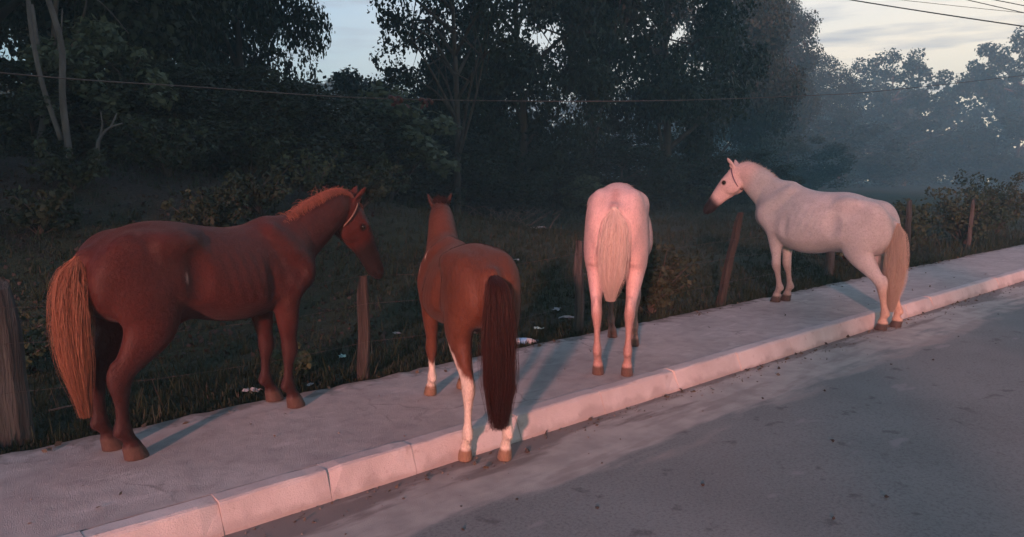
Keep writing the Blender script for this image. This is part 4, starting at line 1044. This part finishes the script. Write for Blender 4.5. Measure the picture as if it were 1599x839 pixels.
# ------------------------------------------------------------------ litter, sticks, stones
MAT['paper'] = simple_mat('white_scrap', (.33, .35, .35), (.24, .26, .27), 20, .7)
MAT['teal_scrap'] = simple_mat('teal_scrap', (.30, .50, .46), (.22, .38, .36), 20, .6)
MAT['blue'] = simple_mat('blue_plastic', (.12, .30, .52), (.20, .42, .60), 20, .4)
def scrap(x, y, s, seed, label, mat, el=1.6):
    s *= .62
    r = np.random.default_rng(seed); n = 6; g = np.linspace(-.5, .5, n); X, Y = np.meshgrid(g, g, indexing='ij')
    Z = .28 * r.random((n, n)) + .25 * nz(X * 4, Y * 4, 1.5, seed); th = .035
    top = np.stack([X * s * el + r.normal(size=(n, n)) * s * .07, Y * s + r.normal(size=(n, n)) * s * .07, Z * s + .02], -1).reshape(-1, 3); bot = top - (0, 0, th * s)
    F = []
    for i in range(n - 1):
        for j in range(n - 1): q = (i * n + j, (i + 1) * n + j, (i + 1) * n + j + 1, i * n + j + 1); F.append(q); F.append(tuple(k + n * n for k in q[::-1]))
    o = link('litter', mesh_np('litter', np.concatenate([top, bot]), np.array(F), False), mat, None, (x, y, gz_(x, y) + .02), (0, 0, r.uniform(0, 6))); tag(o, label, 'litter', 'litter lying in the grass')
scrap(12.6, 13.1, .28, 1, 'white scrap far out in the grass between bay and white horse', MAT['paper'], 2.2)
scrap(6.33, 6.25, .13, 2, 'bright white crumpled scrap in the grass left of the white horse', MAT['paper'])
scrap(6.0, 5.75, .12, 3, 'long flat white scrap just above the pavement left of the white horse', MAT['paper'], 2.6)
scrap(5.35, 5.55, .09, 4, 'dull green scrap between the bottle and the white horse', MAT['teal_scrap'], 1.8)
scrap(4.08, 6.3, .075, 5, 'small white scrap in the grass left of the bay horse', MAT['paper'])
scrap(3.2, 5.83, .085, 6, 'pale teal scrap in the grass left of the thin fence post', MAT['teal_scrap'])
scrap(2.15, 5.29, .10, 7, 'white scrap behind the front hooves of the red horse', MAT['paper'], 2.0)
scrap(2.55, 5.16, .06, 8, 'tiny white scrap at the pavement edge right of the red horse hooves', MAT['paper'])
scrap(4.7, 8.0, .08, 9, 'speck of white litter in the field between red and bay horse', MAT['paper'])
scrap(7.6, 8.4, .09, 10, 'pale flat scrap in the field just right of the bay horse', MAT['paper'], 2.0)
# bottle lying at the pavement edge
bo = empty('bottle', (4.80, 5.16, gz_(4.8, 5.16) + .045), math.radians(-40)); tag(bo, 'clear bottle with blue label lying at the pavement edge', 'bottle', None)
pr = [(-.10, .004), (-.10, .030), (-.09, .034), (.02, .034), (.06, .028), (.085, .014), (.105, .013)]
V, F = tube_np([(a, 0, 0) for a, _ in pr], [b for _, b in pr], 12); t = NT('clear_plastic'); t.b.inputs['Transmission Weight'].default_value = .5; link('bottle_body', mesh_np('bottle_body', V, F, True), t.done((.65, .72, .74), .2), bo)
V, F = tube_np([(-.06, 0, 0), (.01, 0, 0)], .0350, 12, False); link('label_band', mesh_np('label_band', V, F, True), MAT['blue'], bo)
V, F = tube_np([(.103, 0, 0), (.122, 0, 0)], .0155, 10); link('cap', mesh_np('cap', V, F, True), MAT['blue'], bo)
MAT['stick'] = simple_mat('dry_stick', (.065, .056, .048), (.12, .105, .09), 15, .9)
def stick(pts, r0, label):
    P = catmull(pts, 6); V, F = tube_np(P, np.linspace(r0, r0 * .4, len(P)), 6); tag(link('stick', mesh_np('stick', V, F, True), MAT['stick']), label, 'stick', 'dry sticks on the ground')
z = gz_(2.1, 8.6); stick([(2.05, 8.7, z - .02), (2.08, 8.7, z + .16), (2.16, 8.75, z + .28), (2.30, 8.8, z + .36)], .010, 'curved pale stick standing up from the bank at left')
z = gz_(1.2, 7.6); stick([(1.0, 7.6, z + .05), (1.15, 7.6, z + .07), (1.3, 7.62, z + .12)], .010, 'short pale stick lying near the left edge')
z = gz_(3.0, 8.2); stick([(2.7, 8.2, z + .02), (3.1, 8.3, z + .12), (3.5, 8.25, z + .10)], .012, 'dry branch lying on the bank above the red horse rump')
z = gz_(1.2, 5.75); stick([(.92, 5.7, z + .05), (1.12, 5.7, z + .06), (1.28, 5.74, z + .05)], .008, 'pale stick in the grass by the red horse tail tip')
x0, y0 = pol(48.6, 17.5); z = gz_(x0, y0)
bp = empty('brush_pile', (x0, y0, z)); tag(bp, 'low pile of cut brush in the field behind the bay horse', 'brush pile'); r = np.random.default_rng(4)
for i in range(60):
    a = r.uniform(0, 6.28); c = np.array([r.normal() * .75, r.normal() * .3, .05 + .35 * r.random()]); d = np.array([math.cos(a), math.sin(a) * .6, .2 + .4 * r.random()]); L = r.uniform(.3, .8)
    P = catmull([c - d * L * .5, c + r.normal(size=3) * .05, c + d * L * .5], 4); P[:, 2] = np.maximum(P[:, 2], .01); V, F = tube_np(P, np.linspace(.008, .003, len(P)), 5); link('twig', mesh_np('twig', V, F, True), MAT['stick'], bp)
z = gz_(x0 + .5, y0 - .9); stick([(x0 + .5, y0 - .9, z), (x0 + .62, y0 - .95, z + .22), (x0 + .78, y0 - 1.0, z + .40)], .018, 'pale stick leaning in front of the brush pile')
# stones and dung crumbs in the gutter and on the asphalt
def crumbs():
    r = np.random.default_rng(15); bag = Bag()
    ico = np.array([(1, 0, 0), (-1, 0, 0), (0, 1, 0), (0, -1, 0), (0, 0, 1), (0, 0, -1)], float); fc = np.array([(0, 2, 4, 4), (2, 1, 4, 4), (1, 3, 4, 4), (3, 0, 4, 4), (2, 0, 5, 5), (1, 2, 5, 5), (3, 1, 5, 5), (0, 3, 5, 5)])[:, :3]
    for i in range(900):
        if i >= 420: x, y = r.uniform(.5, 18), 3.43 - abs(r.normal()) * .10; s = r.uniform(.002, .007)
        elif i < 330: x, y = r.uniform(.5, 16), 3.42 - abs(r.normal()) * .16; s = r.uniform(.003, .010)
        elif i < 380: x, y = r.uniform(1.5, 14), r.uniform(.5, 3.3); s = r.uniform(.006, .018)
        else: x, y = r.uniform(.5, 14), r.uniform(3.6, 4.9); s = r.uniform(.003, .009)
        zb = .0 if y < 3.5 else .150
        k = r.random(); c = np.array((.16, .13, .11)) * (.5 + k); 
        if 330 <= i < 380: c = np.array((.050, .042, .036))
        v = ico * s * (1 + .3 * r.normal(size=(6, 1))) * (1, 1, .7) + (x, y, zb + s * .45); bag.add(v, fc, c)
    return bag.mesh('crumbs', False)
t = NT('crumb'); o = link('crumbs', crumbs(), t.done(t.attr(), .95)); o['kind'] = 'stuff'; tag(o, 'small stones and dung crumbs scattered along the gutter and road', 'crumbs')

def gutter_leaves():
    r = np.random.default_rng(21); n = 260; x = r.uniform(.6, 16, n); k = r.random(n)
    y = np.where(k < .55, 3.42 - np.abs(r.normal(size=n)) * .09, np.where(k < .85, 4.90 - np.abs(r.normal(size=n)) * .10, r.uniform(3.65, 4.9, n))); z = np.where(y < 3.5, .010, .162)
    V, F, K = leaves_np(np.column_stack([x, y, z]), np.full(n, .006), 1, .038, r, ((.060, .044, .032), (.16, .125, .090)), .3)
    V[:, 2] = np.maximum(V[:, 2], np.repeat(z, 4) - .006)
    o = link('dry_leaves', mesh_np('dry_leaves', V, F, False, K), MAT['leaf']); o['kind'] = 'stuff'; tag(o, 'dry leaf bits blown along the gutter and pavement edge', 'leaves')
gutter_leaves()

# ------------------------------------------------------------------ blue haze, added in place of a lens flare veil
def haze_box(lo, hi):
    x0, y0, z0 = lo; x1, y1, z1 = hi
    V = [(x0, y0, z0), (x1, y0, z0), (x1, y1, z0), (x0, y1, z0), (x0, y0, z1), (x1, y0, z1), (x1, y1, z1), (x0, y1, z1)]
    F = [(0, 3, 2, 1), (4, 5, 6, 7), (0, 1, 5, 4), (1, 2, 6, 5), (2, 3, 7, 6), (3, 0, 4, 7)]
    m = bpy.data.materials.new('haze_air'); m.use_nodes = True; nt = m.node_tree; nt.nodes.remove(nt.nodes['Principled BSDF'])
    pv = nt.nodes.new('ShaderNodeVolumePrincipled'); pv.inputs['Color'].default_value = (.42, .84, 1.0, 1); pv.inputs['Density'].default_value = HAZE; pv.inputs['Anisotropy'].default_value = 0.0
    nt.links.new(pv.outputs[0], nt.nodes['Material Output'].inputs['Volume'])
    o = link('haze', mesh_np('haze', V, F), m); o['kind'] = 'stuff'; tag(o, 'thin blue haze added over the field and wood in place of lens flare', 'haze')
HAZE = 0.0030
haze_box((-125, -125, -1.2), (335, 305, 40))
